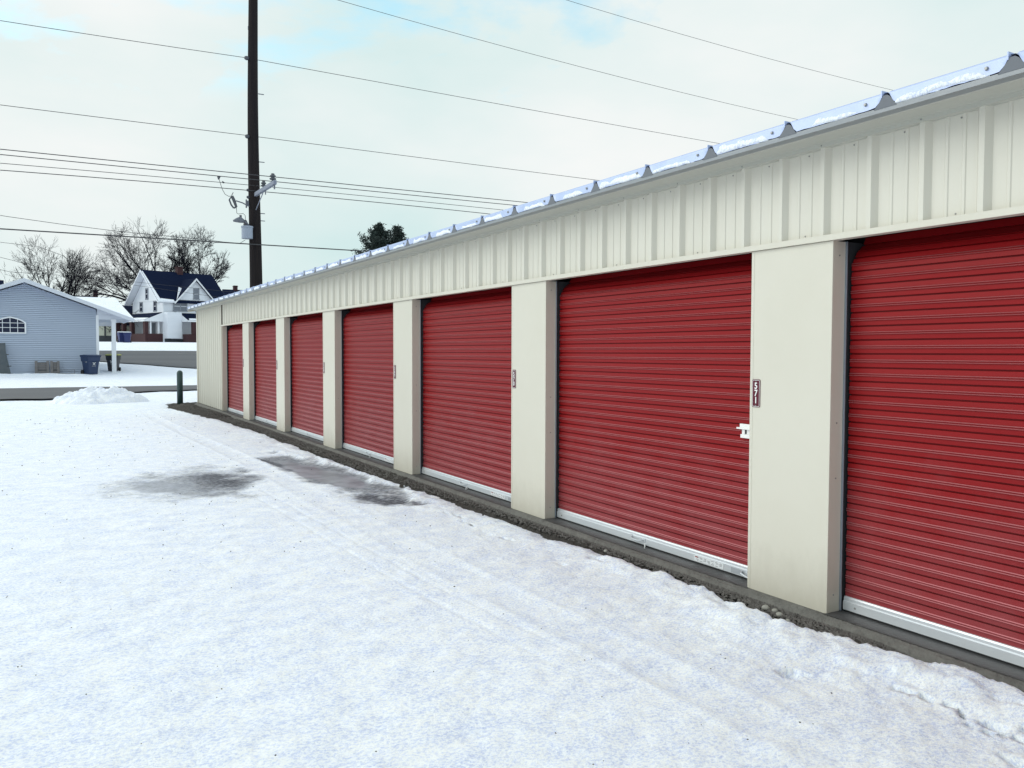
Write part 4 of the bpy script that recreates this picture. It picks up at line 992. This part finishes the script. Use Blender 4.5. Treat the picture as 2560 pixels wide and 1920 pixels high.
tree('bare_tree', base_at(167, 79), 3.2, [((.05,.1,1), 2.3, .13, 3.2), ((.55,-.2,1), 2.2, .12, 3.2), ((.95,.1,.70), 2.6, .11, 2.6), ((.3,.3,1), 2.3, .10, 3.1), ((1.0,.3,.35), 2.5, .10, 2.5)],
     'bare tree spreading behind the right slope of the garage roof, right of its pair', 8, .17, env=(1.15, 6.2, 3.5, 2.9), twig=.009, depth=5, dens=.88)
tree('bare_tree', base_at(398, 132), 6.2, [((-.08,.1,1), 4.9, .26, 6.0), ((-.8,.0,.80), 5.4, .24, 5.8), ((-1.0,.3,.36), 4.8, .2, 5.8), ((-.45,-.3,1), 4.6, .2, 6.0), ((-1,-.2,.12), 4.2, .15, 5.6), ((.38,.2,1), 4.5, .22, 6.0), ((.75,-.2,.75), 3.6, .18, 6.0)],
     'tallest bare tree, its wide crown spreading above the left end of the white house roof', 21, .42, env=(-1.6, 12.4, 6.8, 6.2), twig=.016, depth=5, dens=.93)
tree('bare_tree', base_at(472, 130), 6.4, [((.1,.1,1), 4.4, .26, 6.4), ((.75,.0,.8), 4.2, .24, 6.0), ((-.35,.2,1), 3.9, .22, 6.4), ((.45,-.3,1), 4.2, .2, 6.3), ((1.0,.2,.30), 3.6, .18, 6.2)],
     'bare tree with a rounded crown behind the chimney of the white house', 34, .36, env=(1.6, 12.4, 4.7, 5.5), twig=.018, depth=5)
tree('bare_tree', base_at(352, 124), 3.6, [((-1.0,.1,.30), 4.6, .20, 5.2), ((-1.0,-.1,.05), 4.8, .20, 3.9), ((-.9,.2,.62), 4.0, .16, 5.0), ((-.7,0,-.05), 3.4, .12, 3.4)],
     'bare tree whose low limbs reach left from behind the white house towards the garage', 55, .32, env=(-4.0, 7.4, 5.2, 3.4), twig=.015, depth=5, drop=.9)

def evergreen(px, Y, py_top, halfw, label, seed, lean=0):
    rr = random.Random(seed); g_ = float(tz(Y)); b0 = onY(px, 880, Y); top = onY(px, py_top, Y).z-g_
    t_ = empty('evergreen_tree', (b0.x, Y, g_), 0, label, 'evergreen tree'); tr = MB(); tr.tube([(0,0,-.3), (0,0,top*.5), (lean,0,top*.97)], [.24, .15, .02], 8)
    cr = MB()
    n = 0
    z = top*.30
    while z < top:
        f_ = (top-z)/(top*.7); L = halfw*(min(1, f_*1.15)**.85)*rr.uniform(.5, 1.15)+.12
        for k in range(4):
            a = rr.uniform(0, 6.283); d = Vector((math.cos(a), math.sin(a), rr.uniform(.35, .9))).normalized(); p0 = Vector((lean*z/top, 0, z-.3))
            Lk = L*rr.uniform(.6, 1.1); tr.tube([p0, p0+d*Lk*.5, p0+d*Lk+Vector((0,0,.1*Lk))], [.03, .02, .008], 3, cap=False)
            for j in range(int(7+Lk*13)):
                t = rr.uniform(.25, 1.05); c_ = p0+d*Lk*t+Vector([rr.gauss(0, .12) for _ in range(3)])
                for m__ in range(5):
                    u_ = Vector([rr.gauss(0, 1) for _ in range(3)]).normalized(); u_.z = abs(u_.z)*.8+.2; w_ = u_.cross(Vector([rr.gauss(0, 1) for _ in range(3)])).normalized()
                    s_ = rr.uniform(.10, .20); q = c_+Vector([rr.gauss(0, .06) for _ in range(3)])
                    cr.add([q, q+u_*s_*.6+w_*s_*.22, q+u_*s_*1.3, q+u_*s_*.6-w_*s_*.22], [(0,1,2,3)], 0 if rr.random() < .6 else 1)
        z += .075*(1+halfw*.2)
    tr.build('trunk', m_bark, t_); cr.build('crown', [m_leaf, m_leaf2], t_)
m_leaf = mat('dark_needles', (.010,.020,.018), .8); m_leaf2 = mat('mid_needles', (.022,.040,.032), .8)
evergreen(944, 62, 556, 4.4, 'dark evergreen tree with a pointed crown above the storage roof, taller of the two', 4, .2)
evergreen(992, 63, 562, 3.0, 'dark evergreen tree with a looser rounded crown, right of the taller one', 7, .1)

# ================================================================== LIGHT AND SKY
SUN_EL, SUN_AZ = R(30), R(-55)      # azimuth measured from +Y towards +X
sun_d = bpy.data.lights.new('sun', 'SUN'); sun_d.energy = 1.5; sun_d.angle = R(40); sun_d.color = (1, .965, .90)
sun = bpy.data.objects.new('sun', sun_d); COL.objects.link(sun)
dv = Vector((math.sin(SUN_AZ)*math.cos(SUN_EL), math.cos(SUN_AZ)*math.cos(SUN_EL), math.sin(SUN_EL)))
sun.rotation_euler = dv.to_track_quat('Z', 'Y').to_euler()
world = bpy.data.worlds.new('World'); scene.world = world; world.use_nodes = True
nt = world.node_tree; N = nt.nodes.new; L = nt.links.new; bg = nt.nodes['Background']
sky = N('ShaderNodeTexSky'); sky.sky_type = 'NISHITA'; sky.sun_disc = False; sky.sun_elevation = SUN_EL; sky.sun_rotation = SUN_AZ; sky.ozone_density = 1.5; sky.air_density = 1; sky.dust_density = 1
bg.inputs[1].default_value = .12
tc = N('ShaderNodeTexCoord'); mp = N('ShaderNodeMapping'); mp.inputs['Scale'].default_value = (1, 1, 2.4); L(tc.outputs['Generated'], mp.inputs[0])
n1 = N('ShaderNodeTexNoise'); n1.inputs['Scale'].default_value = 2.6; n1.inputs['Detail'].default_value = 9; n1.inputs['Roughness'].default_value = .58; n1.inputs['Distortion'].default_value = .35
mp.inputs['Location'].default_value = (1.3, .4, .2); L(mp.outputs[0], n1.inputs[0])
cov = N('ShaderNodeMapRange'); cov.inputs[1].default_value = .34; cov.inputs[2].default_value = .50; cov.inputs[3].default_value = .25; L(n1.outputs[0], cov.inputs[0])
n2 = N('ShaderNodeTexNoise'); n2.inputs['Scale'].default_value = 1.7; n2.inputs['Detail'].default_value = 6; L(mp.outputs[0], n2.inputs[0])
cr_ = N('ShaderNodeValToRGB'); cr_.color_ramp.elements[0].position = .35; cr_.color_ramp.elements[1].position = .66
cr_.color_ramp.elements[0].color = (6.0, 7.6, 7.55, 1); cr_.color_ramp.elements[1].color = (8.4, 8.6, 8.5, 1); L(n2.outputs[0], cr_.inputs[0])
mx = N('ShaderNodeMix'); mx.data_type = 'RGBA'; L(cov.outputs[0], mx.inputs[0])
sz_ = N('ShaderNodeSeparateXYZ'); L(tc.outputs['Generated'], sz_.inputs[0]); lo_ = N('ShaderNodeMapRange'); lo_.interpolation_type = 'SMOOTHSTEP'
lo_.inputs[1].default_value = .27; lo_.inputs[2].default_value = .36; lo_.inputs[3].default_value = 1; lo_.inputs[4].default_value = 0; L(sz_.outputs[2], lo_.inputs[0])
cm_ = N('ShaderNodeMath'); cm_.operation = 'MAXIMUM'; L(cov.outputs[0], cm_.inputs[0]); L(lo_.outputs[0], cm_.inputs[1]); L(cm_.outputs[0], mx.inputs[0])
sb_ = N('ShaderNodeMix'); sb_.data_type = 'RGBA'; sb_.blend_type = 'MULTIPLY'; sb_.inputs[0].default_value = 1; sb_.inputs[7].default_value = (1.9, 3.2, 2.7, 1); L(sky.outputs[0], sb_.inputs[6]); L(sb_.outputs[2], mx.inputs[6])
sx_ = N('ShaderNodeSeparateXYZ'); L(tc.outputs['Generated'], sx_.inputs[0]); zr_ = N('ShaderNodeMapRange'); zr_.interpolation_type = 'SMOOTHSTEP'
zr_.inputs[1].default_value = .46; zr_.inputs[2].default_value = .95; L(sx_.outputs[2], zr_.inputs[0])
zm_ = N('ShaderNodeMix'); zm_.data_type = 'RGBA'; L(zr_.outputs[0], zm_.inputs[0]); L(cr_.outputs[0], zm_.inputs[6]); zm_.inputs[7].default_value = (10.6, 11.3, 11.9, 1)   # overcast sky, brightest overhead
L(zm_.outputs[2], mx.inputs[7]); L(mx.outputs[2], bg.inputs[0])
scene.view_settings.view_transform = 'Standard'; scene.view_settings.look = 'None'; scene.view_settings.exposure = -0.13; scene.view_settings.gamma = 1
scene.render.engine = 'CYCLES'
